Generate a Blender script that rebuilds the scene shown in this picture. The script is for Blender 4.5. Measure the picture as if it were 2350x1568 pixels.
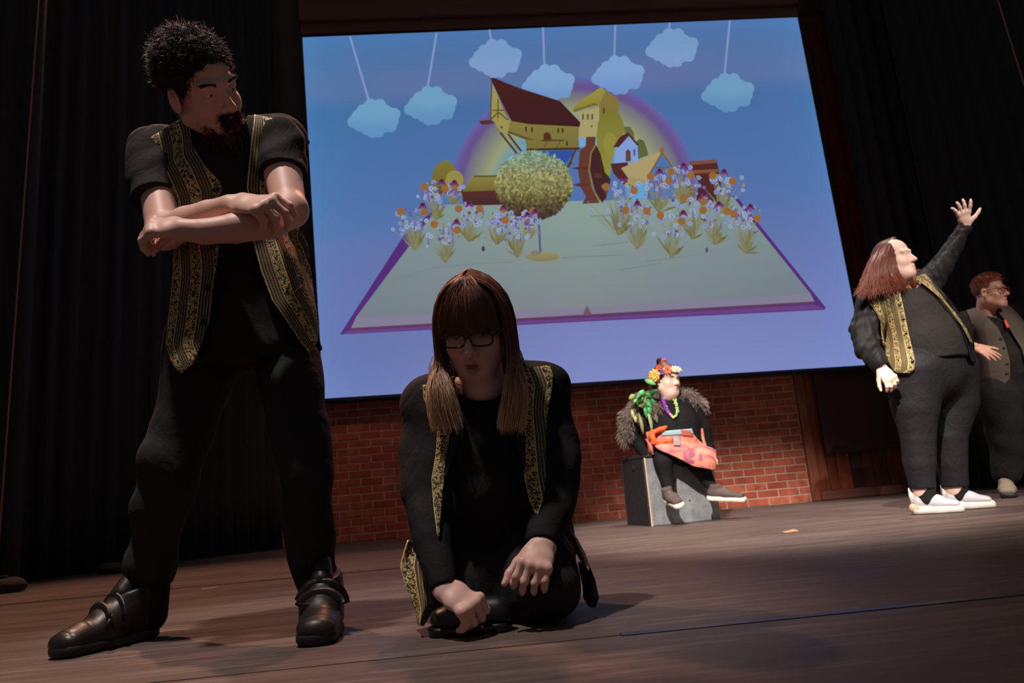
import bpy, math, random
import numpy as np
from mathutils import Vector, Matrix
from mathutils.geometry import tessellate_polygon
rnd = random.Random(7)
RS = np.random.RandomState(11)
for o in list(bpy.data.objects): bpy.data.objects.remove(o)
SC = bpy.context.scene
COL = SC.collection

# ------------------------------------------------------------------ camera
W, H = 2350, 1568
FPX, PIT, ROL, YAW, CH = 1716.7, 0.20153, -0.0852, 0.08125, 0.2962
WALL = 7.02
CAM = np.array([0, 0, CH])
cy_, sy_, cp_, sp_ = math.cos(YAW), math.sin(YAW), math.cos(PIT), math.sin(PIT)
FW = np.array([sy_*cp_, cy_*cp_, sp_]); _r = np.array([cy_, -sy_, 0.0]); _u = np.cross(_r, FW)
CR = math.cos(ROL)*_r + math.sin(ROL)*_u
CU = -math.sin(ROL)*_r + math.cos(ROL)*_u
cd = bpy.data.cameras.new('camera'); cam = bpy.data.objects.new('camera', cd); COL.objects.link(cam)
cam.matrix_world = Matrix(((CR[0], CU[0], -FW[0], 0), (CR[1], CU[1], -FW[1], 0), (CR[2], CU[2], -FW[2], CH), (0, 0, 0, 1)))
cd.sensor_width = 36; cd.lens = 36*FPX/W; cd.clip_start = .02; cd.clip_end = 100
cd.dof.use_dof = True; cd.dof.focus_distance = 2.05; cd.dof.aperture_fstop = 5.0
SC.camera = cam
def ray(x, y): return FW + CR*(x-W/2)/FPX - CU*(y-H/2)/FPX
def onY(x, y, Y): d = ray(x, y); return CAM + d*(Y/d[1])
def onZ(x, y, Z=0.): d = ray(x, y); return CAM + d*((Z-CH)/d[2])
def onX(x, y, X): d = ray(x, y); return CAM + d*(X/d[0])
def depth(p): return float((np.asarray(p)-CAM) @ FW)
def proj(p):
    d = np.asarray(p)-CAM; z = d @ FW
    return (W/2+FPX*(d@CR)/z, H/2-FPX*(d@CU)/z)
def mpp(p): return depth(p)/FPX          # metres per photo pixel at a point

# ------------------------------------------------------------------ world, view
w = bpy.data.worlds.new('world'); SC.world = w; w.use_nodes = True
w.node_tree.nodes['Background'].inputs[0].default_value = (1.0, .97, .97, 1)
w.node_tree.nodes['Background'].inputs[1].default_value = .06
vs = SC.view_settings; vs.view_transform = 'Standard'; vs.look = 'None'; vs.exposure = 0; vs.gamma = 1; vs.use_curve_mapping = False

# ------------------------------------------------------------------ stage lanterns: front-of-house bar behind the camera, rig bars above the frame
def spot(name, loc, tgt, watts, color, angle, blend=.5, r=.08):
    l = bpy.data.lights.new(name, 'SPOT'); l.energy = watts; l.color = color; l.spot_size = math.radians(angle); l.spot_blend = blend; l.shadow_soft_size = r
    o = bpy.data.objects.new(name, l); COL.objects.link(o); o.location = loc
    o.rotation_euler = (Vector(tgt)-Vector(loc)).to_track_quat('-Z', 'Y').to_euler()
    return o
spot('front_spot_key_offscreen', (-1.4, -2.4, 5.9), (1.85, 4.85, .0), 7200, (1.0, .88, .78), 20, .8, .06)
spot('top_pool_offscreen', (2.1, 4.6, 6.2), (2.1, 4.7, 0), 1150, (1.0, .84, .74), 46, .8, .12)
spot('front_spot_side_offscreen', (4.6, -2.0, 5.2), (3.2, 4.5, .2), 2000, (1.0, .86, .76), 22, .6, .06)
spot('top_amber_left_offscreen', (-2.6, 5.0, 5.5), (-1.3, 3.2, .0), 850, (1.0, .52, .32), 52, .8, .10)
spot('top_front_dim_offscreen', (-1.25, 1.2, 5.6), (-.40, 1.97, .6), 860, (1.0, .86, .79), 26, .8, .10)
spot('back_red_offscreen', (.3, 5.6, 5.4), (-.42, 1.95, 1.35), 620, (1.0, .36, .24), 19, .8, .10)
spot('wall_amber_offscreen', (.6, 3.6, 5.6), (-.2, 7.0, .1), 190, (1.0, .55, .42), 42, .9, .15)

# ------------------------------------------------------------------ materials
def S(c):   # srgb 0-255 -> linear
    return tuple(((v/255)/12.92 if v/255 <= .04045 else ((v/255+.055)/1.055)**2.4) for v in c)
class NT:
    def __init__(s, name):
        s.m = bpy.data.materials.new(name); s.m.use_nodes = True; s.t = s.m.node_tree; s.b = s.t.nodes['Principled BSDF']
    def n(s, typ, ins=None, **kw):
        nd = s.t.nodes.new(typ)
        for k, v in kw.items(): setattr(nd, k, v)
        for k, v in (ins or {}).items(): s.set(nd.inputs[k], v)
        return nd
    def set(s, sock, v):
        if isinstance(v, bpy.types.NodeSocket): s.t.links.new(v, sock)
        elif isinstance(v, bpy.types.Node): s.t.links.new(v.outputs[0], sock)
        elif isinstance(v, tuple) and len(v) == 3 and sock.type == 'RGBA': sock.default_value = (*v, 1)
        else: sock.default_value = v
    def p(s, k, v): s.set(s.b.inputs[k], v); return s
    def math(s, op, a, b=0.5, c=None):
        nd = s.t.nodes.new('ShaderNodeMath'); nd.operation = op; s.set(nd.inputs[0], a); s.set(nd.inputs[1], b)
        if c is not None: s.set(nd.inputs[2], c)
        return nd.outputs[0]
    def mix(s, f, a, b):
        nd = s.t.nodes.new('ShaderNodeMix'); nd.data_type = 'RGBA'; s.set(nd.inputs['Factor'], f); s.set(nd.inputs[6], a); s.set(nd.inputs[7], b); return nd.outputs[2]
    def noise(s, scale, vec=None, detail=3, rough=.55, dist=0):
        nd = s.n('ShaderNodeTexNoise', {'Scale': scale, 'Detail': detail, 'Roughness': rough, 'Distortion': dist})
        if vec is not None: s.set(nd.inputs['Vector'], vec)
        return nd.outputs['Fac']
    def ramp(s, f, stops):
        nd = s.t.nodes.new('ShaderNodeValToRGB'); s.set(nd.inputs[0], f); e = nd.color_ramp.elements
        while len(e) < len(stops): e.new(.5)
        for i, (p, c) in enumerate(stops):
            e[i].position = p; e[i].color = (c, c, c, 1) if isinstance(c, (int, float)) else (*c, 1)
        return nd.outputs[0]
    def pos(s, scale=(1, 1, 1), obj=True):
        tc = s.n('ShaderNodeTexCoord'); mp = s.n('ShaderNodeMapping', {'Scale': scale}); s.t.links.new(tc.outputs['Object' if obj else 'UV'], mp.inputs[0]); return mp.outputs[0]
    def geo(s, scale=(1, 1, 1)):
        g = s.n('ShaderNodeNewGeometry'); mp = s.n('ShaderNodeMapping', {'Scale': scale}); s.t.links.new(g.outputs['Position'], mp.inputs[0]); return mp.outputs[0]
    def bump(s, h, strength=.3, dist=.01):
        b = s.n('ShaderNodeBump', {'Strength': strength, 'Distance': dist}); s.set(b.inputs['Height'], h); s.set(s.b.inputs['Normal'], b.outputs[0]); return s
MATS = {}
def simple(name, col, rough=.6, metal=0, spec=.5, var=0, vscale=40, bump=0, sheen=0):
    if name in MATS: return MATS[name]
    t = NT(name)
    if var or bump: nz = t.noise(vscale, t.geo())
    c = col
    if var: c = t.mix(nz, tuple(v*(1-var) for v in col), tuple(min(1, v*(1+var)) for v in col))
    t.p('Base Color', c).p('Roughness', rough).p('Metallic', metal).p('Specular IOR Level', spec)
    if sheen: t.p('Sheen Weight', sheen).p('Sheen Roughness', .4)
    if bump: t.bump(nz, bump, .005)
    MATS[name] = t.m; return t.m
def attr_mat(name, rough=.6, spec=.4, emit=False, metal=0, aniso=0, sss=0):
    if name in MATS: return MATS[name]
    t = NT(name); a = t.n('ShaderNodeVertexColor', layer_name='Col')
    if emit:
        t.p('Base Color', (0.02, .02, .02)).p('Emission Color', a.outputs[0]).p('Emission Strength', 1.0).p('Roughness', .9).p('Specular IOR Level', 0.05)
    else: t.p('Base Color', a.outputs[0]).p('Roughness', rough).p('Specular IOR Level', spec).p('Metallic', metal)
    if aniso: t.p('Anisotropic', aniso)
    if sss: t.p('Subsurface Weight', sss).p('Subsurface Radius', (.012, .004, .002)).p('Subsurface Scale', .6)
    MATS[name] = t.m; return t.m

# ------------------------------------------------------------------ objects
def mk(name, V, Fc, mat=None, parent=None, base=None, smooth=True, cols=None, uv=None, fcols=None):
    """One mesh object. World-space vertices; the origin is the thing's base (shared down its tree)."""
    V = np.asarray(V, dtype=np.float64).reshape(-1, 3)
    if base is None: base = np.array(parent['_b']) if parent is not None else np.array([V[:, 0].mean(), V[:, 1].mean(), V[:, 2].min()])
    me = bpy.data.meshes.new(name)
    if isinstance(Fc, np.ndarray):
        n = Fc.shape[1]; me.vertices.add(len(V)); me.vertices.foreach_set('co', (V-base).ravel().astype(np.float32))
        me.loops.add(Fc.size); me.loops.foreach_set('vertex_index', Fc.ravel().astype(np.int32))
        me.polygons.add(len(Fc)); me.polygons.foreach_set('loop_start', np.arange(0, Fc.size, n, dtype=np.int32)); me.update(calc_edges=True)
    else:
        me.from_pydata([tuple(v) for v in (V-base)], [], Fc)
    if smooth: me.polygons.foreach_set('use_smooth', [True]*len(me.polygons))
    if cols is not None:
        at = me.color_attributes.new('Col', 'FLOAT_COLOR', 'POINT'); c4 = np.ones((len(V), 4), np.float32); c4[:, :3] = cols; at.data.foreach_set('color', c4.ravel())
    if uv is not None:
        l = me.uv_layers.new(name='UVMap'); li = np.empty(len(me.loops), np.int32); me.loops.foreach_get('vertex_index', li); l.data.foreach_set('uv', np.asarray(uv, np.float32)[li].ravel())
    if mat: me.materials.append(mat)
    me.validate(); me.update()
    o = bpy.data.objects.new(name, me); COL.objects.link(o)
    if parent is not None: o.parent = parent
    else: o.location = base
    o['_b'] = [float(v) for v in base]
    return o
def empty(name, base):
    o = bpy.data.objects.new(name, None); COL.objects.link(o); o.location = base; o['_b'] = [float(v) for v in base]; o.empty_display_size = .1; return o
def tag(o, label=None, cat=None, group=None, kind=None):
    if label: o['label'] = label
    if cat: o['category'] = cat
    if group: o['group'] = group
    if kind: o['kind'] = kind
    return o
def nrm(v): v = np.asarray(v, float); return v/np.linalg.norm(v)
class MB:
    """collects simple shapes into one mesh"""
    def __init__(s): s.V = []; s.F = []; s.C = []
    def add(s, V, F, col=None):
        n = len(s.V); s.V += [tuple(v) for v in V]; s.F += [tuple(i+n for i in f) for f in F]; s.C += [col or (1, 1, 1)]*len(V); return s
    def box(s, c, hx, ax=None, ay=None, az=None, bev=0, col=None):
        c = np.asarray(c, float); ax = np.array([1, 0, 0.]) if ax is None else ax; ay = np.array([0, 1, 0.]) if ay is None else ay; az = np.array([0, 0, 1.]) if az is None else az
        if not bev:
            V = [c+ax*hx[0]*i+ay*hx[1]*j+az*hx[2]*k for i in (-1, 1) for j in (-1, 1) for k in (-1, 1)]
            return s.add(V, [(0, 1, 3, 2), (4, 6, 7, 5), (0, 4, 5, 1), (2, 3, 7, 6), (0, 2, 6, 4), (1, 5, 7, 3)], col)
        V = []; ix = {}
        for i in (-1, 1):
            for j in (-1, 1):
                for k in (-1, 1):
                    for q in range(3):
                        e = [hx[0]-bev, hx[1]-bev, hx[2]-bev]; e[q] = hx[q]; ix[(i, j, k, q)] = len(V)
                        V.append(c+ax*e[0]*i+ay*e[1]*j+az*e[2]*k)
        Fc = []
        for i in (-1, 1):
            def o(l, sg): return l if sg > 0 else l[::-1]
            Fc.append(o([ix[(i, -1, -1, 0)], ix[(i, 1, -1, 0)], ix[(i, 1, 1, 0)], ix[(i, -1, 1, 0)]], i))
            Fc.append(o([ix[(-1, i, -1, 1)], ix[(-1, i, 1, 1)], ix[(1, i, 1, 1)], ix[(1, i, -1, 1)]], i))
            Fc.append(o([ix[(-1, -1, i, 2)], ix[(1, -1, i, 2)], ix[(1, 1, i, 2)], ix[(-1, 1, i, 2)]], i))
            for j in (-1, 1):
                Fc.append([ix[(i, j, -1, 0)], ix[(i, j, 1, 0)], ix[(i, j, 1, 1)], ix[(i, j, -1, 1)]])
                Fc.append([ix[(i, -1, j, 0)], ix[(i, 1, j, 0)], ix[(i, 1, j, 2)], ix[(i, -1, j, 2)]])
                Fc.append([ix[(-1, i, j, 1)], ix[(1, i, j, 1)], ix[(1, i, j, 2)], ix[(-1, i, j, 2)]])
                for k in (-1, 1): Fc.append([ix[(i, j, k, 0)], ix[(i, j, k, 1)], ix[(i, j, k, 2)]])
        return s.add(V, Fc, col)
    def tube(s, P, r, n=8, col=None, cap=True, flat=1.0, up=None):
        P = [np.asarray(p, float) for p in P]; m = len(P); r = [r]*m if np.isscalar(r) else r; V = []
        u = None
        for i in range(m):
            t = nrm(P[min(i+1, m-1)]-P[max(i-1, 0)])
            if u is None:
                a = np.array([0, 0, 1.]) if up is None else np.asarray(up, float)
                if abs(t @ a) > .95: a = np.array([1., 0, 0])
                u = nrm(np.cross(t, a))
            u = nrm(u-t*(u@t)); v = np.cross(t, u)
            for k in range(n): an = 2*math.pi*k/n; V.append(P[i]+r[i]*(math.cos(an)*u+math.sin(an)*v*flat))
        Fc = [(i*n+k, i*n+(k+1) % n, (i+1)*n+(k+1) % n, (i+1)*n+k) for i in range(m-1) for k in range(n)]
        if cap: Fc += [tuple(range(n))[::-1], tuple((m-1)*n+k for k in range(n))]
        return s.add(V, Fc, col)
    def ball(s, c, r, nu=10, nv=7, col=None, R=None):
        r = (r, r, r) if np.isscalar(r) else r; V = []
        for j in range(nv+1):
            th = math.pi*j/nv
            for i in range(nu):
                ph = 2*math.pi*i/nu; q = np.array([r[0]*math.sin(th)*math.cos(ph), r[1]*math.sin(th)*math.sin(ph), r[2]*math.cos(th)])
                V.append(np.asarray(c)+(R@q if R is not None else q))
        return s.add(V, [(j*nu+i, (j+1)*nu+i, (j+1)*nu+(i+1) % nu, j*nu+(i+1) % nu) for j in range(nv) for i in range(nu)], col)
    def build(s, name, mat, parent=None, smooth=False, cols=False, base=None):
        return mk(name, s.V, s.F, mat, parent, base, smooth, np.array(s.C) if cols else None)
# ================================================================== SETTING
# ---- materials
t = NT('brick_clay'); oi = t.n('ShaderNodeObjectInfo'); g = t.geo()
n1 = t.noise(9, g, 4); n2 = t.noise(120, g, 2)
c = t.mix(oi.outputs['Random'], S((164, 82, 62)), S((198, 112, 86)))
c = t.mix(t.ramp(n1, [(.35, 0), (.75, 1)]), c, S((136, 66, 52)))
t.p('Base Color', c).p('Roughness', .85).p('Specular IOR Level', .2).bump(n2, .35, .004); M_BRICK = t.m
M_MORTAR = simple('mortar', S((178, 160, 148)), .95, 0, .1, .15, 60, .4)
t = NT('stage_floor'); g = t.geo((.55, 5.0, 1)); g2 = t.geo((1.0, 13, 1)); g3 = t.geo((1, 1, 1))
a = t.noise(1.6, g, 6, .65, .3); b_ = t.noise(2.6, g2, 7, .78, .35); big = t.noise(.55, g3, 3)
c = t.mix(t.ramp(a, [(.3, 0), (.72, 1)]), (.080, .054, .047), (.165, .118, .100))
c = t.mix(t.ramp(b_, [(.50, 0), (.74, .75)]), c, (.33, .26, .22))
c = t.mix(t.ramp(big, [(.35, 0), (.7, .45)]), c, (.07, .052, .050))
g4 = t.geo((1.1, 14, 1)); v = t.noise(3.3, g4, 8, .8, 1.2); c = t.mix(t.ramp(v, [(.67, 0), (.70, .55)]), c, (.42, .34, .29))
for (sc_, rz_, th_) in (((1.0, 9, 1), .35, .69), ((1.3, 11, 1), -.5, .695), ((.7, 16, 1), .08, .675)):
    mp_ = t.n('ShaderNodeMapping', {'Scale': sc_, 'Rotation': (0, 0, rz_), 'Location': (rz_*7, 3*rz_, 0)}); t.t.links.new(g3, mp_.inputs[0]); v = t.noise(2.4, mp_.outputs[0], 7, .78, .9); c = t.mix(t.ramp(v, [(th_, 0), (th_+.02, .5)]), c, (.40, .33, .29))
vo = t.n('ShaderNodeTexVoronoi', {'Scale': 9.0}); t.t.links.new(g3, vo.inputs['Vector']); c = t.mix(t.ramp(vo.outputs['Distance'], [(.012, 1), (.02, 0)]), c, (.5, .45, .4))
t.p('Base Color', c).p('Roughness', t.ramp(a, [(.3, .46), (.8, .70)])).p('Specular IOR Level', .22).bump(b_, .18, .003); M_FLOOR = t.m
t = NT('wood_panel'); oi = t.n('ShaderNodeObjectInfo'); g = t.geo((7, 7, .9)); a = t.noise(3, g, 5, .6, .8)
c = t.mix(oi.outputs['Random'], S((62, 30, 22)), S((150, 74, 44)))
c = t.mix(t.ramp(a, [(.35, 0), (.7, .75)]), c, S((48, 26, 22))); t.p('Base Color', c).p('Roughness', .5).p('Specular IOR Level', .35); M_WOODP = t.m
t = NT('wood_trim'); g = t.geo((9, 9, 1.2)); a = t.noise(3, g, 5, .6, .6); t.p('Base Color', t.mix(t.ramp(a, [(.3, 0), (.75, 1)]), S((96, 48, 32)), S((166, 90, 56)))).p('Roughness', .5); M_TRIM = t.m
t = NT('dark_fascia_wood'); g = t.geo((1.0, 9, 9)); a = t.noise(3, g, 5, .6, .6); t.p('Base Color', t.mix(a, S((84, 50, 42)), S((128, 78, 64)))).p('Roughness', .55); M_FASC = t.m
M_CURT = simple('black_velour', (.045, .044, .045), .95, 0, .05, .2, 30, .2)
M_DARK = simple('dark_paint', (.10, .075, .07), .8, 0, .2, .2, 6)
M_BLACKEDGE = simple('black_screen_border', (.03, .028, .035), .7)

# ---- floor: sheets laid in rows, dark joints between
base = (0, 3.5, 0)
fl = MB().box((0.8, 3.0, -.067), (8.2, 4.2, .022)).build('floor', simple('floor_underlay', (.08, .058, .05), .9), base=np.array([.8, 3.0, 0.]))
tag(fl, 'dark brown painted stage floor of long sheets, scuffed and scratched', None, None, 'structure')
rows = [-1.2, .37, 1.59, 3.735, 5.95, 7.2]
for i in range(5):
    y0, y1 = rows[i], rows[i+1]; xs = [-7.4, 9.0]
    for j in range(len(xs)-1):
        ya, yb = y0+(.02 if i == 3 else .005), y1-(.02 if i == 2 else .005); m = MB().box(((xs[j]+xs[j+1])/2, (ya+yb)/2, -.006), ((xs[j+1]-xs[j])/2, (yb-ya)/2, .006), bev=.0005)
        m.build('floor_panel', M_FLOOR, fl)

# ---- back wall with brickwork below the screen
xl = onY(648, 1240, WALL)[0]; xr = onY(1863, 1148, WALL)[0]
wb = MB().box((1.0, WALL+.11, 4.0), (9.0, .06, 4.0)).build('wall_back', M_DARK, base=np.array([1., WALL+.11, 0.]))
tag(wb, 'dark back wall of the stage with a red brick section under the screen', None, None, 'structure')
CRS, BL = .0700, .2040
nC = 20
MB().box(((xl+xr)/2, WALL+.027, nC*CRS/2), ((xr-xl)/2, .027, nC*CRS/2)).build('mortar_bed', M_MORTAR, wb)
brick_me = {}
cands = []
for r in range(nC):
    x = xl-(BL/2 if r % 2 else 0); z = (r+.5)*CRS
    while x < xr-.02:
        a0, a1 = max(x, xl)+.005, min(x+BL, xr)-.005
        if a1-a0 > .02: cands.append((r, a0, a1, z))
        x += BL
def hidden(c):   # behind the standing pair's bodies in the photo: leave these for the joined rest
    px, py = proj(((c[1]+c[2])/2, WALL, c[3])); s = 0
    if 930 < px < 1310: s += 40
    if px < 745: s += 40
    if 1450 < px < 1640 and py > 1060: s += 40
    return s+c[0]
order = sorted(cands, key=hidden)
rest = MB()
for i, (r, a0, a1, z) in enumerate(order):
    hx = (a1-a0)/2; dy = rnd.uniform(-.002, .003); cx = (a0+a1)/2
    if i >= 290:
        rest.box((cx, WALL+.012+dy, z), (hx, .018, CRS/2-.005)); continue
    key = round(hx, 3)
    if key not in brick_me:
        o = MB().box((cx, WALL+.012, z), (hx, .018, CRS/2-.005), bev=.003).build('brick', M_BRICK, wb, base=np.array([cx, WALL+.012, z])); brick_me[key] = o.data
    else:
        o = bpy.data.objects.new('brick', brick_me[key]); COL.objects.link(o); o.parent = wb
    o.location = np.array([cx, WALL+.012+dy, z])-np.array(wb['_b']); o.rotation_euler = (rnd.uniform(-.012, .012), 0, rnd.uniform(-.006, .006))
tag(rest.build('brick_rest', M_BRICK, wb), None, None, None, 'stuff')

# ---- wood: posts beside the brick, plank wall at right, fascia over the screen
def pbox(name, x0, x1, z0, z1, y, d, mat, parent=None, bev=.006):
    return MB().box(((x0+x1)/2, y, (z0+z1)/2), ((x1-x0)/2, d/2, (z1-z0)/2), bev=bev).build(name, mat, parent)
pw = .085
tag(pbox('trim_1', xr, xr+pw, 0, 5.2, WALL-.0, .09, M_TRIM), 'tall wooden corner post at the right end of the brickwork', None, None, 'structure')
tag(pbox('trim_2', xl-.33, xl-.002, .0, 5.2, WALL+.02, .07, M_FASC), 'dark wooden upright at the far edge of the screen', None, None, 'structure')
wr = pbox('wall_right', xr+pw, 6.9, 0, 5.2, WALL+.035, .03, simple('panel_back', (.06, .035, .028), .8)); tag(wr, 'wall of dark vertical wood planks beside the brickwork', None, None, 'structure')
x = xr+pw+.002; i = 0
while x < 6.2:
    wd = rnd.choice([.07, .09, .11, .14]); pbox('plank', x, x+wd-.004, .09, 5.1, WALL-.0+rnd.uniform(-.006, .006), .05, M_WOODP, wr, .003); x += wd
pbox('base_board', xr+pw+.002, 6.2, 0.004, .088, WALL-.02, .06, M_FASC, wr, .004)
# dark board fixed on the planks
q0 = onY(1893, 1043, WALL-.05); q1 = onY(2062, 885, WALL-.05)
bd = pbox('notice_board', q0[0], q1[0]+.25, q0[2], q1[2]+.35, WALL-.062, .05, simple('board_brown', S((62, 40, 36)), .6, 0, .3, .15, 20)); tag(bd, 'dark brown board fixed to the wood plank wall', 'board')
for (a, b2) in ((.04, .03), (.03, .11)): MB().ball((q0[0]+a, WALL-.08, q0[2]+b2), .007).build('screw', simple('steel', (.5, .5, .5), .3, 1), bd, True)
# fascia above the screen
f0 = onY(690, 78, 6.9); f1 = onY(1829, 36, 6.9)
for i, (za, zb, dy) in enumerate(((-.02, .10, .04), (.102, .36, -.02), (.362, .43, -.07), (.432, 1.3, -.03))):
    o = MB().box(((f0[0]+f1[0])/2, 6.93+dy/2, f0[2]+(za+zb)/2), ((f1[0]-f0[0])/2, .10-dy/2, (zb-za)/2), bev=.006).build('trim_%d' % (3+i), M_FASC)
    tag(o, ['lowest band', 'broad brown band', 'narrow moulding', 'uppermost board'][i]+' of the wooden fascia above the projection screen', None, None, 'structure')
# ---- drapes
def drape(name, pts, z1, label, amp=.028, wave=.16, z0=.004):
    P = [np.array(p, float) for p in pts]; L = [0]
    for a, b2 in zip(P, P[1:]): L.append(L[-1]+np.linalg.norm(b2-a))
    n = int(L[-1]/.022); V = []; zs = np.linspace(z0, z1, 14)
    ph = rnd.uniform(0, 6)
    for i in range(n+1):
        s_ = L[-1]*i/n; k = max(j for j in range(len(P)) if L[j] <= s_+1e-9); k = min(k, len(P)-2)
        f = (s_-L[k])/(L[k+1]-L[k]); p = P[k]*(1-f)+P[k+1]*f; d = nrm(P[k+1]-P[k]); nn = np.array([d[1], -d[0]])
        for z in zs:
            o_ = amp*(math.sin(2*math.pi*s_/wave+ph+.5*math.sin(3.1*s_))+.35*math.sin(2*math.pi*s_/(wave*.41)+z*.35))*(1.1-.3*z/z1)
            V.append((p[0]+nn[0]*o_, p[1]+nn[1]*o_, z))
    m = len(zs); Fc = [(i*m+j, (i+1)*m+j, (i+1)*m+j+1, i*m+j+1) for i in range(n) for j in range(m-1)]
    o = mk(name, V, Fc, M_CURT); md = o.modifiers.new('thick', 'SOLIDIFY'); md.thickness = .006
    return tag(o, label, 'curtain', 'black stage drapes')
drape('stage_curtain', [(-1.62, 6.92), (-2.05, 6.55), (-3.1, 5.2)], 6.5, 'black pleated drape hanging beside the screen behind the crossed-arm person')
drape('stage_curtain', [(-2.62, 4.75), (-3.4, 4.55), (-4.2, 4.5), (-7.0, 3.9)], 6.5, 'black drape hanging next to the thin reddish rope')
drape('stage_curtain', [(4.12, 6.75), (5.2, 6.7), (6.4, 6.5)], 6.5, 'black drape covering the plank wall behind the person with the raised arm', z0=1.25)
drape('stage_curtain', [(4.55, 6.45), (5.5, 6.35), (6.6, 6.1), (9.0, 5.2)], 6.5, 'long black drape reaching the floor behind the person in the grey waistcoat')
# ---- ropes
def rope(name, a, b2, Y, r, label):
    p = onY(*a, Y); q = onY(*b2, Y); d = q-p; top = p-d*(.6); bot = p+d*((p[2]-.01)/(p[2]-q[2]))
    pts = [top+(bot-top)*f for f in np.linspace(0, 1, 24)]
    tag(MB().tube(pts, r, 8).build(name, simple('rope_fibre', S((170, 110, 100)), .8, 0, .2, .3, 200), None, True), label, 'rope')
rope('stage_rope', (89, 0), (61, 380), 4.35, .0045, 'thin reddish rope hanging by the black drape')
rope('stage_rope', (2290, 0), (2349, 190), 4.6, .0042, 'thin pinkish rope slanting down over the grey-waistcoat person')
# ---- floor bits
p = onZ(480, 1351); d = nrm(onZ(505, 1347)-onZ(455, 1354)); nn = np.array([-d[1], d[0], 0])
tag(MB().box(p+[0, 0, .001], (.035, .012, .0008), d, nn).build('tape_mark', simple('pale_tape', S((190, 180, 175)), .7), None), 'short pale tape mark on the floor behind the crossed-arm person', 'tape')
p = onZ(1813, 1222); MBp = MB()
MBp.add([p+[-.035, -.02, .002], p+[.04, -.014, .004], p+[.032, .03, .012], p+[-.03, .024, .003]], [(0, 1, 2, 3)])
o = MBp.build('paper_scrap', simple('orange_paper', S((215, 135, 105)), .8)); o.modifiers.new('t', 'SOLIDIFY').thickness = .001
tag(o, 'small orange paper scrap lying on the stage floor joint', 'paper')
tp = MB(); ys = 1.59
for k in range(24):
    pass
o = MB().box((1.35, 1.59, .0012), (1.05, .015, .0008)).build('floor_tape', simple('blue_black_tape', (.03, .028, .055), .35, 0, .5)); tag(o, 'strip of dark blue tape along the near floor joint', 'tape')

# ---- grey scenery box
M_BOXG = (lambda t: (t.p('Base Color', t.mix(t.ramp(t.noise(14, t.geo(), 5, .7), [(.42, 0), (.62, 1)]), S((118, 122, 126)), S((138, 142, 145)))).p('Roughness', .75).bump(t.noise(60, t.geo()), .2, .003), t.m)[1])(NT('grey_paint'))
M_BOXB = simple('black_paint_worn', (.022, .02, .021), .6, 0, .4, .5, 30)
M_BOXE = simple('raw_wood_edge', S((205, 180, 150)), .8)
BA = onZ(1497, 1208); BA[2] = 0; _a = math.radians(11)
bx = np.array([math.cos(_a), math.sin(_a), 0]); bw = .54; BB = BA+bx*bw; by = np.array([-bx[1], bx[0], 0]); BH = .475; BD = .42
bc = BA+bx*bw/2+by*BD/2
box = empty('scenery_box', bc); tag(box, 'grey-fronted black wooden cube with chipped edges under the seated person', 'box')
def slab(name, c, h, m): return MB().box(c, h, bx, by, bev=.004).build(name, m, box)
zc = np.array([0, 0, 1.])
slab('front_panel', BA+bx*bw/2+by*.009+zc*BH/2, (bw/2, .009, BH/2), M_BOXG)
slab('side_panel', BA+bx*.009+by*(BD/2+.018)+zc*BH/2, (.009, BD/2-.018, BH/2), M_BOXB)
slab('side_panel', BB-bx*.009+by*(BD/2+.018)+zc*BH/2, (.009, BD/2-.018, BH/2), M_BOXB)
slab('back_panel', BA+bx*bw/2+by*(BD+.009)+zc*BH/2, (bw/2, .009, BH/2), M_BOXB)
slab('top_panel', bc+zc*(BH+.009), (bw/2+.002, BD/2+.012, .009), M_BOXB)
MB().tube([BA+bx*.003+by*.002+zc*z for z in (.0, .1, .2, .3, .4, BH)], [.009, .006, .005, .006, .005, .008], 6).build('chipped_edge', M_BOXE, box)
MB().tube([BA+bx*x_+by*.004+zc*(BH+.012) for x_ in np.linspace(0, .1, 4)], .006, 6).build('chipped_edge', M_BOXE, box)
p = onY(1460, 1073, BA[1]+.1); MB().ball(BA+by*.2-bx*.004+zc*(BH-.06), (.008, .022, .022), 12, 8).build('hand_hole', M_BOXB, box, True)
for (u, v_) in ((.30, .39), (.31, .15), (.22, .30), (.40, .44)): MB().ball(BA+bx*u+zc*v_, (.007, .002, .007)).build('nail_hole', M_BOXB, box, True)

# ================================================================== PROJECTION SCREEN and its picture
SY = 6.87
M_PIC = attr_mat('projected_picture', emit=True)
TL, TR, BR, BLc = [onY(*c_, SY) for c_ in ((694, 86), (1830, 40), (1985, 838), (742, 915))]
scr = empty('projection_screen', (TL+BR)/2*[1, 1, 0]+[0, 0, min(BLc[2], BR[2])])
tag(scr, 'large projection screen showing a pop-up storybook village under hanging clouds', 'screen')
PICG = 1.0
def L(c): return tuple(v*PICG for v in S(c))
def at(x, y, lay=0): return onY(x, y, SY-.0012*lay)
GX, GY = 40, 40
stops = [(0, (78, 117, 174)), (.06, (80, 113, 163)), (.14, (88, 112, 161)), (.18, (88, 112, 161)), (.23, (71, 107, 159)), (.36, (77, 110, 165)), (.5, (83, 112, 168)), (.62, (94, 115, 168)), (.75, (99, 115, 170)), (.88, (101, 116, 171)), (1, (108, 124, 180))]
def lerpstops(f, st):
    for (a, ca), (b2, cb) in zip(st, st[1:]):
        if f <= b2: q = (f-a)/(b2-a); return tuple(x*(1-q)+y*q for x, y in zip(ca, cb))
    return st[-1][1]
V = []; C = []
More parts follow.
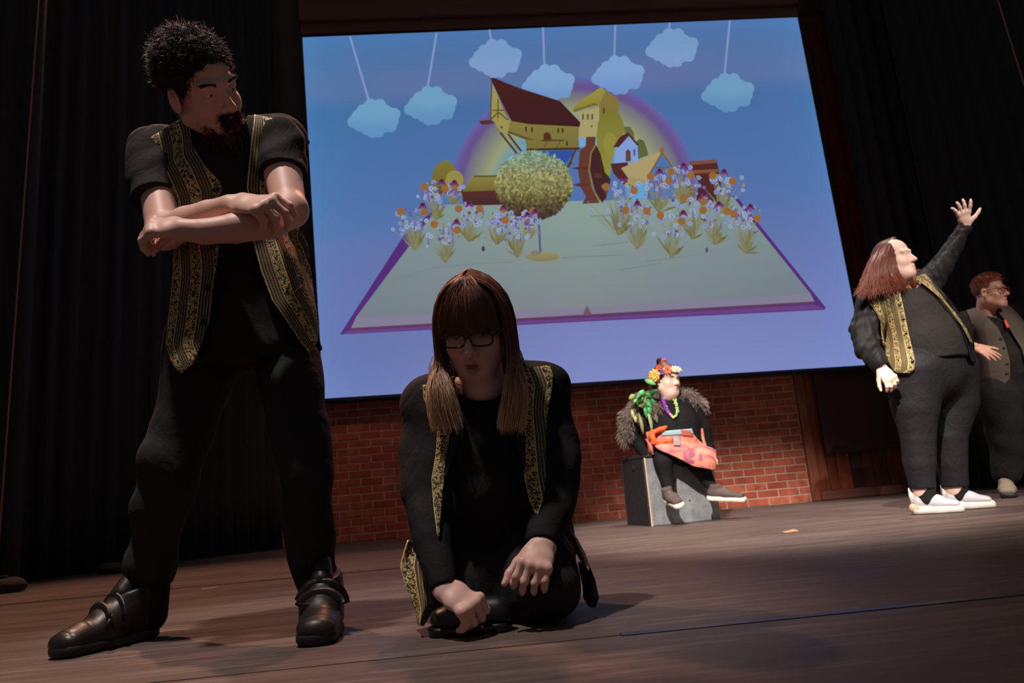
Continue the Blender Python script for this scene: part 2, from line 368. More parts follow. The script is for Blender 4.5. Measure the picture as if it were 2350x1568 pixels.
for j in range(GY+1):
    for i in range(GX+1):
        u, v_ = i/GX, j/GY
        V.append((TL*(1-u)+TR*u)*(1-v_)+(BLc*(1-u)+BR*u)*v_)
        c = np.array(lerpstops(v_, stops)); e = min(u, 1-u)
        c = c+np.array([2, 9, 12])*math.exp(-e*22)+np.array([-6, 2, 0])*math.exp(-u*3)*(v_ < .6)
        c += np.array([19, 13, 14])*min(1, max(0, (v_-.62)/.25))*min(1, max(0, (u-.08)/.4))*(1-.3*max(0, u-.7)/.3)
        if .1 < v_ < .22: c += np.array([6, 0, 0])*math.sin(u*7)**2
        C.append(L(c))
mk('picture_sky', V, [(j*(GX+1)+i, (j+1)*(GX+1)+i, (j+1)*(GX+1)+i+1, j*(GX+1)+i+1) for j in range(GY) for i in range(GX)], M_PIC, scr, cols=np.array(C), smooth=False)
# screen body: black cloth back and hem batten
bk = MB(); bk.add([TL+[-.01, .02, .01], TR+[.01, .02, .01], BR+[.01, .02, -.02], BLc+[-.01, .02, -.02], TL+[-.01, .004, .01], TR+[.01, .004, .01], BR+[.01, .004, -.02], BLc+[-.01, .004, -.02]],
   [(0, 1, 2, 3), (4, 7, 6, 5), (0, 4, 5, 1), (1, 5, 6, 2), (2, 6, 7, 3), (3, 7, 4, 0)])
bk.build('screen_cloth', M_BLACKEDGE, scr)
MB().tube([BLc+[-.03, .012, -.028], BR+[.12, .012, -.028]], .024, 10).build('bottom_batten', M_BLACKEDGE, scr, True)
class Pic:
    """flat shapes of the projected picture, a hair's breadth apart in layers"""
    def __init__(s): s.V = []; s.F = []; s.C = []
    def poly(s, pts, c, lay=1, c2=None):
        n = len(s.V); ys = [p[1] for p in pts]; y0, y1 = min(ys), max(ys)+1e-6
        for (x, y) in pts:
            f = (y-y0)/(y1-y0); s.V.append(at(x, y, lay)); s.C.append(L(c) if c2 is None else L([a*(1-f)+b2*f for a, b2 in zip(c, c2)]))
        for tr in tessellate_polygon([[Vector((x, y, 0)) for x, y in pts]]): s.F.append(tuple(n+i for i in tr))
        return s
    def line(s, a, b2, wd, c, lay=1):
        a, b2 = np.array(a, float), np.array(b2, float); d = (b2-a)/np.linalg.norm(b2-a); q = np.array([-d[1], d[0]])*wd/2
        return s.poly([a+q, b2+q, b2-q, a-q], c, lay)
    def disc(s, x, y, rx, ry, c, lay=1, n=14, c2=None): return s.poly([(x+rx*math.cos(k*2*math.pi/n), y+ry*math.sin(k*2*math.pi/n)) for k in range(n)], c, lay, c2)
    def build(s, name): return mk(name, s.V, s.F, M_PIC, scr, cols=np.array(s.C), smooth=False)
# rainbow
V = []; C = []; Fc = []; cx, cy = 1315, 452; st = [(0, (88, 124, 180)), (.40, (92, 132, 186)), (.52, (108, 156, 190)), (.62, (110, 152, 160)), (.70, (150, 156, 118)), (.79, (128, 132, 118)), (.87, (112, 108, 128)), (.91, (98, 78, 136)), (.97, (106, 90, 152)), (1, (86, 105, 168))]
NR, NA = 24, 48
for i in range(NR+1):
    for k in range(NA+1):
        f = .42+.58*i/NR; an = math.pi*k/NA; x, y = cx+286*f*math.cos(an), cy-274*f*math.sin(an)
        V.append(at(x, y, 1)); C.append(L(lerpstops(f, st)))
for i in range(NR):
    for k in range(NA): Fc.append((i*(NA+1)+k, i*(NA+1)+k+1, (i+1)*(NA+1)+k+1, (i+1)*(NA+1)+k))
mk('picture_rainbow', V, Fc, M_PIC, scr, cols=np.array(C), smooth=False)
# clouds on strings
circ = [(-7, -32, 14), (14, -31, 14), (-25, -19, 14), (-37, -7, 13), (-47, 8, 14), (-33, 18, 12), (-17, 26, 12), (-4, 33, 12), (12, 32, 12), (26, 20, 12), (40, 20, 12), (44, 6, 13), (46, -10, 15), (28, -18, 13), (0, 2, 26), (-22, 2, 18), (24, 0, 22)]
def cloud(x, y, top, kc):
    p = Pic(); p.line(top, (x-8+(top[0]-x)*.05, y-38), 4.5, (126, 148, 196), 6)
    pts = []
    for k in range(72):
        an = 2*math.pi*k/72; d = np.array([math.cos(an), math.sin(an)]); best = 0
        for (a, b2, r) in circ:
            m_ = a*d[0]+b2*d[1]; disc = m_*m_-(a*a+b2*b2-r*r)
            if disc > 0: best = max(best, m_+math.sqrt(disc))
        pts.append((x+d[0]*best, y+d[1]*best))
    n = len(p.V); mid = np.array(kc); low = mid+np.array([-14, -14, -4]) if y > 150 else mid+np.array([8, 0, 4])
    p.V.append(at(x, y-4, 7)); p.C.append(L(mid))
    for sc_ in (.6, 1.0):
        for (a, b2) in pts:
            xx, yy = x+(a-x)*sc_, y+(b2-y)*sc_; f = min(1, max(0, (yy-y+10)/40)); p.V.append(at(xx, yy, 7)); p.C.append(L(mid*(1-f)+low*f))
    for k in range(72):
        k2 = (k+1) % 72; p.F += [(n, n+1+k, n+1+k2), (n+1+k, n+73+k, n+73+k2, n+1+k2)]
    p.build('picture_cloud')
for a in ((858, 272, (803, 83), (108, 156, 192)), (988, 243, (1002, 75), (108, 156, 190)), (1137, 135, (1123, 68), (118, 152, 196)), (1258, 193, (1246, 63), (122, 160, 202)), (1418, 173, (1412, 57), (124, 158, 204)), (1542, 110, (1537, 52), (116, 152, 196)), (1670, 213, (1675, 47), (108, 154, 190))):
    cloud(a[0], a[1], a[2], a[3])
# book
p = Pic()
p.poly([(780, 768), (925, 543), (1000, 478), (1690, 450), (1895, 706), (1893, 711), (1345, 738)], (82, 44, 116), 2)
p.poly([(803, 757), (1345, 727), (1866, 697), (1868, 688), (1345, 716), (806, 745)], (96, 60, 82), 3)
p.poly([(786, 767), (1345, 736), (1893, 709), (1868, 699), (1345, 729), (800, 759)], (104, 64, 128), 3)
p.poly([(818, 726), (1345, 702), (1859, 672), (1869, 692), (1345, 722), (806, 753)], (128, 124, 148), 3.5)
p.build('picture_book_cover')
# pages: graded grid
V = []; C = []; Fc = []; a0, a1, b0, b1 = (1010, 470), (1682, 452), (817, 728), (1860, 674)
for j in range(13):
    for i in range(25):
        u, v_ = i/24, j/12; x0 = np.array(a0)*(1-v_)+np.array(b0)*v_; x1 = np.array(a1)*(1-v_)+np.array(b1)*v_; q = x0*(1-u)+x1*u+[0, 5*math.sin(math.pi*u)*v_]
        c = np.array([136, 158, 148])*(1-v_)+np.array([126, 134, 138])*v_-abs(u-.5)*np.array([22, 18, 4]); V.append(at(q[0], q[1], 4)); C.append(L(c))
for j in range(12):
    for i in range(24): Fc.append((j*25+i, j*25+i+1, (j+1)*25+i+1, (j+1)*25+i))
mk('picture_book_page', V, Fc, M_PIC, scr, cols=np.array(C), smooth=False)
for (x0, y0, x1, y1) in ((900, 640, 1010, 612), (1010, 612, 1180, 600), (1290, 592, 1430, 585), (1480, 600, 1600, 585), (1420, 620, 1520, 604), (1355, 497, 1430, 492), (1360, 565, 1440, 556), (880, 652, 960, 630)): Pic().line((x0, y0), (x1, y1), 2.5, (116, 130, 130), 5).build('picture_page_crease')
Pic().poly([(1347, 701), (1358, 722), (1337, 724)], (106, 84, 96), 5).build('picture_book_spine')
Pic().disc(1109, 571, 4, 6, (72, 56, 62), 5).build('picture_page_spot'); Pic().disc(1622, 574, 3.5, 6, (96, 74, 92), 5).build('picture_page_spot')
# village
p = Pic()
p.poly([(986, 420), (997, 385), (1010, 372), (1025, 367), (1040, 378), (1050, 400), (1062, 432), (988, 432)], (126, 116, 54), 8, (108, 98, 46)).disc(1043, 413, 21, 22, (146, 136, 74), 9)
p.poly([(985, 428), (1066, 428), (1060, 446), (990, 446)], (92, 52, 48), 9); p.build('picture_bush')
p = Pic(); p.poly([(1087, 404), (1160, 403), (1160, 436), (1062, 440)], (138, 128, 62), 8, (112, 102, 50)).poly([(1087, 403), (1160, 402), (1160, 406), (1087, 407)], (92, 82, 44), 9).poly([(1060, 440), (1160, 436), (1160, 470), (1064, 472)], (88, 46, 44), 8, (66, 38, 40)); p.build('picture_shed')
p = Pic()
p.poly([(1133, 276), (1170, 276), (1330, 290), (1328, 341), (1210, 345), (1205, 320), (1165, 305), (1145, 303)], (130, 120, 62), 8, (118, 108, 56))
p.poly([(1133, 277), (1171, 276), (1166, 305), (1148, 303)], (152, 144, 80), 9).poly([(1131, 192), (1166, 276), (1126, 277)], (152, 144, 78), 9)
p.poly([(1125, 180), (1133, 178), (1160, 190), (1195, 203), (1285, 232), (1332, 281), (1330, 291), (1215, 285), (1174, 278), (1150, 232)], (70, 32, 32), 10, (60, 28, 30))
p.poly([(1099, 277), (1128, 276), (1134, 284), (1105, 286)], (84, 48, 40), 10)
for a, b2 in (((1128, 188), (1126, 276)), ((1143, 228), (1143, 272)), ((1131, 253), (1157, 253)), ((1126, 275), (1143, 258)), ((1165, 275), (1145, 258))): p.line(a, b2, 3, (92, 80, 42), 11)
for x, y in ((1207, 297), (1221, 298), (1281, 300), (1291, 300), (1301, 330)): p.poly([(x-2, y-6), (x+2, y-6), (x+2, y+5), (x-2, y+5)], (62, 52, 32), 11)
p.disc(1151, 292, 2.5, 3, (70, 60, 36), 11).poly([(1247, 322), (1248, 307), (1255, 303), (1263, 307), (1266, 322)], (82, 46, 36), 11).line((1243, 323), (1294, 322), 3.5, (84, 62, 38), 12)
p.line((1256, 324), (1249, 338), 2.5, (96, 84, 46), 12).line((1286, 324), (1277, 340), 2.5, (96, 84, 46), 12).line((1208, 344), (1330, 341), 5, (66, 40, 34), 12)
for a, b2 in (((1148, 304), (1186, 352)), ((1166, 308), (1200, 352)), ((1322, 342), (1292, 408)), ((1312, 372), (1296, 395)), ((1186, 350), (1178, 366))): p.line(a, b2, 5, (88, 56, 40), 9)
p.poly([(1165, 305), (1205, 320), (1228, 322), (1166, 300)], (96, 78, 42), 9)
p.poly([(1235, 347), (1322, 345), (1288, 388), (1265, 372)], (46, 80, 156), 8); p.build('picture_house')
p = Pic()
p.poly([(1330, 258), (1376, 245), (1372, 316), (1328, 316)], (164, 154, 106), 9).poly([(1375, 240), (1390, 208), (1413, 222), (1422, 236), (1418, 262), (1376, 300)], (128, 112, 60), 9)
p.poly([(1313, 252), (1330, 232), (1378, 201), (1390, 208), (1374, 240), (1345, 246), (1318, 258)], (152, 142, 62), 10, (136, 126, 54)).poly([(1316, 252), (1363, 236), (1374, 240), (1345, 248), (1318, 258)], (112, 106, 44), 11)
for x in (1338, 1349, 1359): p.poly([(x-2, 262), (x+2, 261), (x+2, 274), (x-2, 275)], (80, 74, 52), 11)
p.disc(1358, 290, 2, 3, (90, 80, 56), 11).poly([(1384, 248), (1388, 247), (1388, 260), (1384, 262)], (78, 60, 36), 11)
p.poly([(1326, 316), (1372, 315), (1370, 336), (1330, 338)], (112, 160, 200), 8)
p.build('picture_tower')
p = Pic()
p.poly([(1369, 318), (1372, 282), (1385, 258), (1400, 250), (1418, 258), (1430, 278), (1433, 300), (1424, 320), (1412, 342), (1404, 372), (1400, 402), (1392, 406), (1380, 372), (1372, 350)], (118, 116, 48), 10, (142, 138, 60)).disc(1400, 330, 16, 26, (138, 136, 60), 11)
p.poly([(1432, 290), (1446, 291), (1455, 305), (1456, 335), (1436, 320)], (96, 100, 54), 8).poly([(1458, 330), (1466, 319), (1477, 322), (1484, 340), (1488, 356), (1462, 366)], (92, 96, 56), 8); p.build('picture_bush')
p = Pic()
p.poly([(1345, 314), (1367, 314), (1366, 332), (1356, 352), (1352, 392), (1360, 432), (1376, 466), (1336, 468), (1345, 452), (1333, 430), (1327, 395), (1330, 345), (1344, 335)], (98, 56, 46), 12)
p.poly([(1368, 332), (1378, 352), (1388, 395), (1402, 412), (1392, 452), (1382, 466), (1366, 440), (1354, 392), (1357, 350)], (66, 36, 36), 12)
for (a, b2) in (((1366, 334), (1356, 352)), ((1356, 352), (1352, 392)), ((1352, 392), (1360, 432)), ((1360, 432), (1376, 464))): p.line(a, b2, 3.5, (132, 112, 58), 13)
for y in (387, 425): p.poly([(1312, y-1), (1332, y-5), (1350, y-3), (1350, y+2), (1332, y+4)], (88, 50, 42), 13)
p.poly([(1363, 396), (1380, 400), (1384, 408), (1366, 408)], (88, 50, 42), 13); p.build('picture_mill_wheel')
p = Pic()
p.poly([(1412, 338), (1443, 309), (1463, 332), (1465, 371), (1410, 375)], (126, 156, 210), 12).poly([(1407, 338), (1424, 313), (1442, 304), (1466, 332), (1462, 334), (1443, 312), (1420, 338)], (78, 36, 40), 13)
p.poly([(1436, 371), (1436, 347), (1441, 342), (1447, 347), (1448, 370)], (104, 60, 56), 13).poly([(1453, 343), (1458, 342), (1458, 358), (1454, 358)], (70, 86, 140), 13); p.build('picture_chapel')
p = Pic()
p.poly([(1401, 376), (1440, 372), (1446, 410), (1447, 420), (1438, 432), (1408, 398)], (80, 40, 40), 12)
p.poly([(1488, 402), (1520, 356), (1556, 402), (1556, 456), (1488, 461)], (70, 114, 178), 12).poly([(1425, 386), (1513, 348), (1520, 354), (1487, 408), (1466, 420), (1444, 412)], (168, 152, 106), 13).poly([(1440, 428), (1466, 420), (1488, 412), (1490, 456), (1443, 461)], (96, 158, 204), 13).poly([(1432, 425), (1445, 405), (1480, 412), (1486, 418), (1440, 432)], (156, 144, 96), 14)
for a, b2 in (((1519, 350), (1557, 403)), ((1519, 352), (1488, 405)), ((1505, 385), (1536, 384)), ((1490, 406), (1488, 458)), ((1490, 420), (1556, 416))): p.line(a, b2, 4, (112, 92, 62), 15)
p.disc(1519, 346, 5, 8, (130, 100, 60), 15); p.build('picture_cottage')
p = Pic(); p.poly([(1583, 371), (1644, 367), (1650, 392), (1656, 420), (1654, 462), (1596, 466), (1604, 420), (1588, 392)], (80, 38, 38), 12).poly([(1583, 370), (1644, 366), (1645, 374), (1584, 379)], (122, 76, 56), 13).poly([(1588, 391), (1648, 388), (1649, 395), (1590, 399)], (128, 82, 58), 13); p.build('picture_barrel')
p = Pic(); p.disc(1572, 440, 22, 26, (128, 92, 60), 14).disc(1572, 440, 17, 21, (100, 70, 48), 15)
for k in range(6): an = k*math.pi/6; p.line((1572-20*math.cos(an), 440-24*math.sin(an)), (1572+20*math.cos(an), 440+24*math.sin(an)), 2.5, (150, 120, 84), 16)
p.build('picture_cart_wheel')
# round tree
p = Pic(); p.line((1236, 495), (1240, 582), 5, (92, 84, 122), 17).disc(1245, 589, 40, 11, (146, 142, 100), 17, 20, (128, 120, 80)).disc(1228, 581, 10, 6, (132, 116, 106), 18)
p.poly([(1225+86*math.cos(a)*(1+.05*math.sin(9*a)), 425+77*math.sin(a)*(1+.05*math.sin(7*a))) for a in np.linspace(0, 2*math.pi, 50)[:-1]], (120, 128, 92), 18, (84, 66, 48))
for k in range(1500):
    a = rnd.uniform(0, 2*math.pi); r_ = math.sqrt(rnd.random())*1.03; x, y = 1225+86*r_*math.cos(a), 425+77*r_*math.sin(a); f = (y-348)/154+rnd.uniform(-.12, .12)
    c = lerpstops(min(1, max(0, f)), [(0, (132, 168, 150)), (.18, (142, 164, 132)), (.32, (160, 158, 104)), (.55, (150, 144, 88)), (.70, (112, 106, 58)), (.82, (76, 62, 46)), (1, (72, 54, 44))]); g_ = rnd.uniform(.72, 1.12)
    s_ = rnd.uniform(3, 6.5); an = rnd.uniform(0, 6.3); ca, sa = math.cos(an)*s_, math.sin(an)*s_
    p.poly([(x-ca, y-sa), (x-sa*.5, y+ca*.5), (x+ca, y+sa), (x+sa*.5, y-ca*.5)], tuple(v*g_ for v in c), 19+.05*rnd.random()*20)
p.build('picture_tree')
# flower clumps
def clump(x, y, h, lean=0):
    p = Pic(); la = 21+rnd.random()
    for k in range(26):
        a = rnd.gauss(0, .42); l = rnd.uniform(.22, .6)*h; b2 = (x+math.sin(a)*l, y-math.cos(a)*l); q = rnd.uniform(2, 4.5); c = rnd.choice([(112, 106, 64), (124, 120, 80), (132, 132, 106), (102, 96, 56)])
        m_ = ((x+b2[0])/2+q, (y+b2[1])/2+q*.6); p.poly([(x+rnd.uniform(-4, 4), y), m_, b2, (m_[0]-q*2, m_[1]-q)], c, la)
    for k in range(38):
        a = rnd.gauss(0, .36); l = rnd.uniform(.48, 1.05)*h; fx, fy = x+math.sin(a)*l*.8+lean, y-math.cos(a)*l
        kd = rnd.random(); r_ = rnd.uniform(2.4, 4.8); p.line((x, y-4), (fx, fy), .9, (124, 132, 112), la)
        if kd < .55:
            c = rnd.choice([(140, 154, 194), (150, 162, 200), (130, 144, 190), (148, 166, 192)])
            for m_ in range(5): p.disc(fx+r_*.8*math.cos(m_*1.257), fy+r_*.8*math.sin(m_*1.257), r_*.6, r_*.6, c, la+.8, 7)
            p.disc(fx, fy, r_*.35, r_*.35, (84, 74, 120), la+1.2, 6)
        elif kd < .72: p.disc(fx, fy, r_*.9, r_*.9, rnd.choice([(104, 82, 150), (112, 94, 164), (98, 70, 130)]), la+.9, 8)
        elif kd < .82: p.disc(fx, fy, r_*.8, r_*.8, (152, 138, 78), la+.9, 8)
        elif kd < .9: p.poly([(fx-2, fy+12), (fx, fy-12), (fx+2.5, fy+12)], (108, 92, 168), la+1)
        else: p.disc(fx, fy, r_*.55, r_*.55, (110, 112, 60), la+1, 7)
    for (dx, dy) in ((-.26, .88), (.26, .8)) if h > 84 else ((.2, .95),):
        ox, oy = x+dx*h+rnd.uniform(-6, 6), y-dy*h+rnd.uniform(-8, 4); p.line((x, y-4), (ox, oy), 1., (120, 124, 96), la); p.disc(ox, oy, 9, 9, (146, 98, 52), la+1.4, 12)
    fx, fy = x+rnd.uniform(0, .3)*h, y-h*.98; p.line((x, y-4), (fx, fy), 1., (114, 116, 96), la)
    p.poly([(fx-11, fy+5), (fx-6, fy-6), (fx, fy-11), (fx+6, fy-6), (fx+11, fy+5), (fx, fy+1)], (112, 50, 112), la+1.5).disc(fx, fy-6, 5, 4, (76, 36, 48), la+1.7, 8)
    p.build('picture_flower_clump')
for a in ((1000, 505, 86, -6), (1040, 470, 48), (950, 575, 102), (1022, 603, 92), (1075, 556, 86), (1140, 562, 84), (1215, 548, 60), (1187, 592, 98), (1660, 492, 96), (1565, 470, 88), (1512, 487, 92), (1420, 540, 128), (1590, 550, 102), (1640, 562, 92), (1462, 572, 104), (1540, 592, 102), (1710, 582, 106)): clump(*a)
# ================================================================== BODY BUILDER: smooth distance fields turned into one surface
def smin(a, b, k):
    h = np.clip(.5+.5*(b-a)/k, 0, 1); return b*(1-h)+a*h-k*h*(1-h)
class Fd:
    def __init__(s): s.ops = []
    def copy(s): f = Fd(); f.ops = list(s.ops); return f
    def _add(s, fn, lo, hi, k, op): s.ops.append((fn, np.array(lo, float), np.array(hi, float), k, op)); return s
    def cap(s, a, b, ra, rb=None, k=.02, op='u'):
        a, b = np.asarray(a, float), np.asarray(b, float); rb = ra if rb is None else rb; ba = b-a; bb = max(float(ba@ba), 1e-12)
        def fn(X, Y, Z, e=0):
            px, py, pz = X-a[0], Y-a[1], Z-a[2]; t = np.clip((px*ba[0]+py*ba[1]+pz*ba[2])/bb, 0, 1)
            return np.sqrt((px-t*ba[0])**2+(py-t*ba[1])**2+(pz-t*ba[2])**2)-(ra+(rb-ra)*t)
        m = max(ra, rb); return s._add(fn, np.minimum(a, b)-m, np.maximum(a, b)+m, k, op)
    def chain(s, pts, k=.02, op='u'):
        sub = Fd()
        for (a, ra), (b, rb) in zip(pts, pts[1:]): sub.cap(a, b, ra, rb)
        def fn(X, Y, Z):
            d = None
            for o in sub.ops: v = o[0](X, Y, Z); d = v if d is None else smin(d, v, .007)
            return d
        return s._add(fn, np.min([o[1] for o in sub.ops], 0), np.max([o[2] for o in sub.ops], 0), k, op) if sub.ops else s
    def ball(s, c, r, k=.02, op='u'): return s.cap(c, c, r, r, k, op)
    def ell(s, c, r, R=None, k=.02, op='u'):
        c = np.asarray(c, float); R = np.eye(3) if R is None else np.asarray(R); r = np.asarray(r, float)
        def fn(X, Y, Z):
            px, py, pz = X-c[0], Y-c[1], Z-c[2]; k0 = 0; k1 = 0
            for i in range(3):
                q = (px*R[0, i]+py*R[1, i]+pz*R[2, i])/r[i]; k0 = k0+q*q; k1 = k1+(q/r[i])**2
            k0 = np.sqrt(k0); k1 = np.sqrt(k1)+1e-6
            return np.where(k0 < .3, -(1-k0)*r.min(), k0*(k0-1)/k1)
        e = np.sqrt(((R*r)**2).sum(1)); return s._add(fn, c-e, c+e, k, op)
    def ecap(s, a, b, side, ra, rb, k=.03, op='u'):
        """segment with an elliptical section: side axis radius, other radius, at both ends"""
        a, b = np.asarray(a, float), np.asarray(b, float); L_ = np.linalg.norm(b-a); w_ = (b-a)/L_; u_ = nrm(np.asarray(side, float)-w_*(w_@np.asarray(side, float))); v_ = np.cross(w_, u_)
        def fn(X, Y, Z):
            px, py, pz = X-a[0], Y-a[1], Z-a[2]
            q = px*w_[0]+py*w_[1]+pz*w_[2]; t = np.clip(q/L_, 0, 1); e = q-t*L_
            u = px*u_[0]+py*u_[1]+pz*u_[2]; v = px*v_[0]+py*v_[1]+pz*v_[2]
            rx = ra[0]+(rb[0]-ra[0])*t; ry = ra[1]+(rb[1]-ra[1])*t; rz = np.minimum(rx, ry)
            k0 = np.sqrt((u/rx)**2+(v/ry)**2+(e/rz)**2); k1 = np.sqrt((u/rx**2)**2+(v/ry**2)**2+(e/rz**2)**2)+1e-6
            return np.where(k0 < .3, -(1-k0)*rz, k0*(k0-1)/k1)
        m = max(*ra, *rb); return s._add(fn, np.minimum(a, b)-m, np.maximum(a, b)+m, k, op)
    def half(s, p, n, c=None, R=None, k=.004):
        """cut away everything on the +n side of p (only within R of c)"""
        p, n = np.asarray(p, float), nrm(n); c = p if c is None else np.asarray(c, float); R = 9. if R is None else R
        def fn(X, Y, Z):
            d = (X-p[0])*n[0]+(Y-p[1])*n[1]+(Z-p[2])*n[2]
            if R > 8: return d
            return np.where((X-c[0])**2+(Y-c[1])**2+(Z-c[2])**2 < R*R, d, -1.)
        return s._add(fn, c-R, c+R, k, 'c')
    def notbox(s, c, h, ax):
        """keep clear of a solid box (a seat)"""
        def fn(X, Y, Z):
            m = None
            for a, e in zip(ax, h):
                q = np.abs((X-c[0])*a[0]+(Y-c[1])*a[1]+(Z-c[2])*a[2])-e; m = q if m is None else np.maximum(m, q)
            return -m
        return s._add(fn, np.asarray(c)-2, np.asarray(c)+2, .004, 'c')
    def inflate(s, e):
        f = Fd()
        for (fn, lo, hi, k, op) in s.ops:
            if op == 'u': f.ops.append((lambda X, Y, Z, fn=fn: fn(X, Y, Z)-e, lo-max(e, 0), hi+max(e, 0), k, op))
            else: f.ops.append((fn, lo, hi, k, op))
        return f
    def ev(s, P):
        X, Y, Z = P[:, 0], P[:, 1], P[:, 2]; d = np.full(len(P), 9.)
        for (fn, lo, hi, k, op) in s.ops:
            v = fn(X, Y, Z)
            d = smin(d, v, k) if op == 'u' else (-smin(-d, v, k) if op == 's' else np.maximum(d, v))
        return d
    def grid(s, h, lo=None, hi=None, disp=None):
        us = [o for o in s.ops if o[4] == 'u']
        L0 = np.min([o[1] for o in us], 0)-.03 if lo is None else np.asarray(lo, float); H0 = np.max([o[2] for o in us], 0)+.03 if hi is None else np.asarray(hi, float)
        n = np.ceil((H0-L0)/h).astype(int)+1; ax = [L0[i]+h*np.arange(n[i]) for i in range(3)]
        d = np.full(n, 9., np.float32)
        for (fn, lo_, hi_, k, op) in s.ops:
            m = k+2.5*h+.012; sl = []
            for i in range(3):
                a = max(0, int((lo_[i]-m-L0[i])/h)); b = min(n[i], int((hi_[i]+m-L0[i])/h)+2); sl.append(slice(a, max(a, b)))
            if any(q.stop <= q.start for q in sl): continue
            sl = tuple(sl); X = ax[0][sl[0]][:, None, None]; Y = ax[1][sl[1]][None, :, None]; Z = ax[2][sl[2]][None, None, :]
            v = fn(X, Y, Z).astype(np.float32); c = d[sl]
            d[sl] = smin(c, v, k) if op == 'u' else (-smin(-c, v, k) if op == 's' else np.maximum(c, v))
        if disp is not None: d = d+disp(ax[0][:, None, None], ax[1][None, :, None], ax[2][None, None, :]).astype(np.float32)
        return d, L0
def nets(d, L0, h):
    s = d < 0; c8 = [s[i:s.shape[0]-1+i, j:s.shape[1]-1+j, k:s.shape[2]-1+k] for i in (0, 1) for j in (0, 1) for k in (0, 1)]
    al = c8[0].copy(); an = c8[0].copy()
    for q in c8[1:]: al &= q; an |= q
    I = np.argwhere(an & ~al)
    if len(I) == 0: return np.zeros((0, 3)), np.zeros((0, 4), int)
    off = np.array([(i, j, k) for i in (0, 1) for j in (0, 1) for k in (0, 1)])
    val = np.stack([d[I[:, 0]+o[0], I[:, 1]+o[1], I[:, 2]+o[2]] for o in off], 1)
    acc = np.zeros((len(I), 3)); cnt = np.zeros(len(I))
    for a in range(8):
        for b in range(a+1, 8):
            if np.abs(off[a]-off[b]).sum() == 1:
                m = (val[:, a] < 0) != (val[:, b] < 0); t = np.where(m, val[:, a]/np.where(m, val[:, a]-val[:, b], 1), 0)
                p = off[a][None]+(off[b]-off[a])[None]*t[:, None]; acc += p*m[:, None]; cnt += m
    V = (I+acc/cnt[:, None])*h+L0
    idx = np.full(np.array(d.shape)-1, -1, np.int32); idx[I[:, 0], I[:, 1], I[:, 2]] = np.arange(len(I))
    Fs = []
    for ax in range(3):
        sa = [slice(None)]*3; sb = [slice(None)]*3; sa[ax] = slice(0, -1); sb[ax] = slice(1, None)
        A = s[tuple(sa)]; B = s[tuple(sb)]; E_ = np.argwhere(A != B); o1, o2 = [i for i in range(3) if i != ax]
        ok = (E_[:, o1] > 0) & (E_[:, o2] > 0) & (E_[:, o1] < idx.shape[o1]) & (E_[:, o2] < idx.shape[o2]); E_ = E_[ok]
        q = []
        for (da, db) in ((-1, -1), (0, -1), (0, 0), (-1, 0)):
            G = E_.copy(); G[:, o1] += da; G[:, o2] += db; q.append(idx[G[:, 0], G[:, 1], G[:, 2]])
        q = np.stack(q, 1); fl = A[E_[:, 0], E_[:, 1], E_[:, 2]] ^ (ax == 1); q[~fl] = q[~fl][:, ::-1]; Fs.append(q)
    return V, np.concatenate(Fs)
def surf(f, h, disp=None, lo=None, hi=None, relax=1):
    d, L0 = f.grid(h, lo, hi, disp); V, Q = nets(d, L0, h)
    us = np.unique(Q); mp = np.zeros(len(V), int); mp[us] = np.arange(len(us)); V, Q = V[us], mp[Q]
    for _ in range(relax):
        S_ = np.zeros_like(V); N_ = np.zeros(len(V))
        for a, b in ((0, 1), (1, 2), (2, 3), (3, 0)):
            for x, y in ((a, b), (b, a)): np.add.at(S_, Q[:, x], V[Q[:, y]]); np.add.at(N_, Q[:, x], 1)
        V = V*.5+.5*S_/np.maximum(N_, 1)[:, None]
    return V, Q
def join(parts):
    V = []; Q = []; n = 0
    for v, q in parts: V.append(v); Q.append(q+n); n += len(v)
    return np.concatenate(V), np.concatenate(Q)
def wrinkle(amp, fr=(30, 30, 30), seed=0):
    r = np.random.RandomState(seed); ph = r.uniform(0, 6.3, 8); d = r.normal(size=(4, 3)); d /= np.linalg.norm(d, axis=1)[:, None]
    def fn(X, Y, Z):
        o = 0
        for i in range(4):
            q = (X*d[i, 0]*fr[0]+Y*d[i, 1]*fr[1]+Z*d[i, 2]*fr[2])
            o = o+np.sin(q+ph[i]+1.3*np.sin(q*.43+ph[i+4]+X*7))*(1 if i < 2 else .6)
        return o*amp*.4
    return fn
# pixel joints: (x, y, Y-distance, radius in photo pixels) -> point, radius in metres
def J(x, y, Y, r=None):
    p = onY(x, y, Y); return p if r is None else (p, r*mpp(p))
def pchain(f, pts, k=.025): return f.chain([J(*q) for q in pts], k)
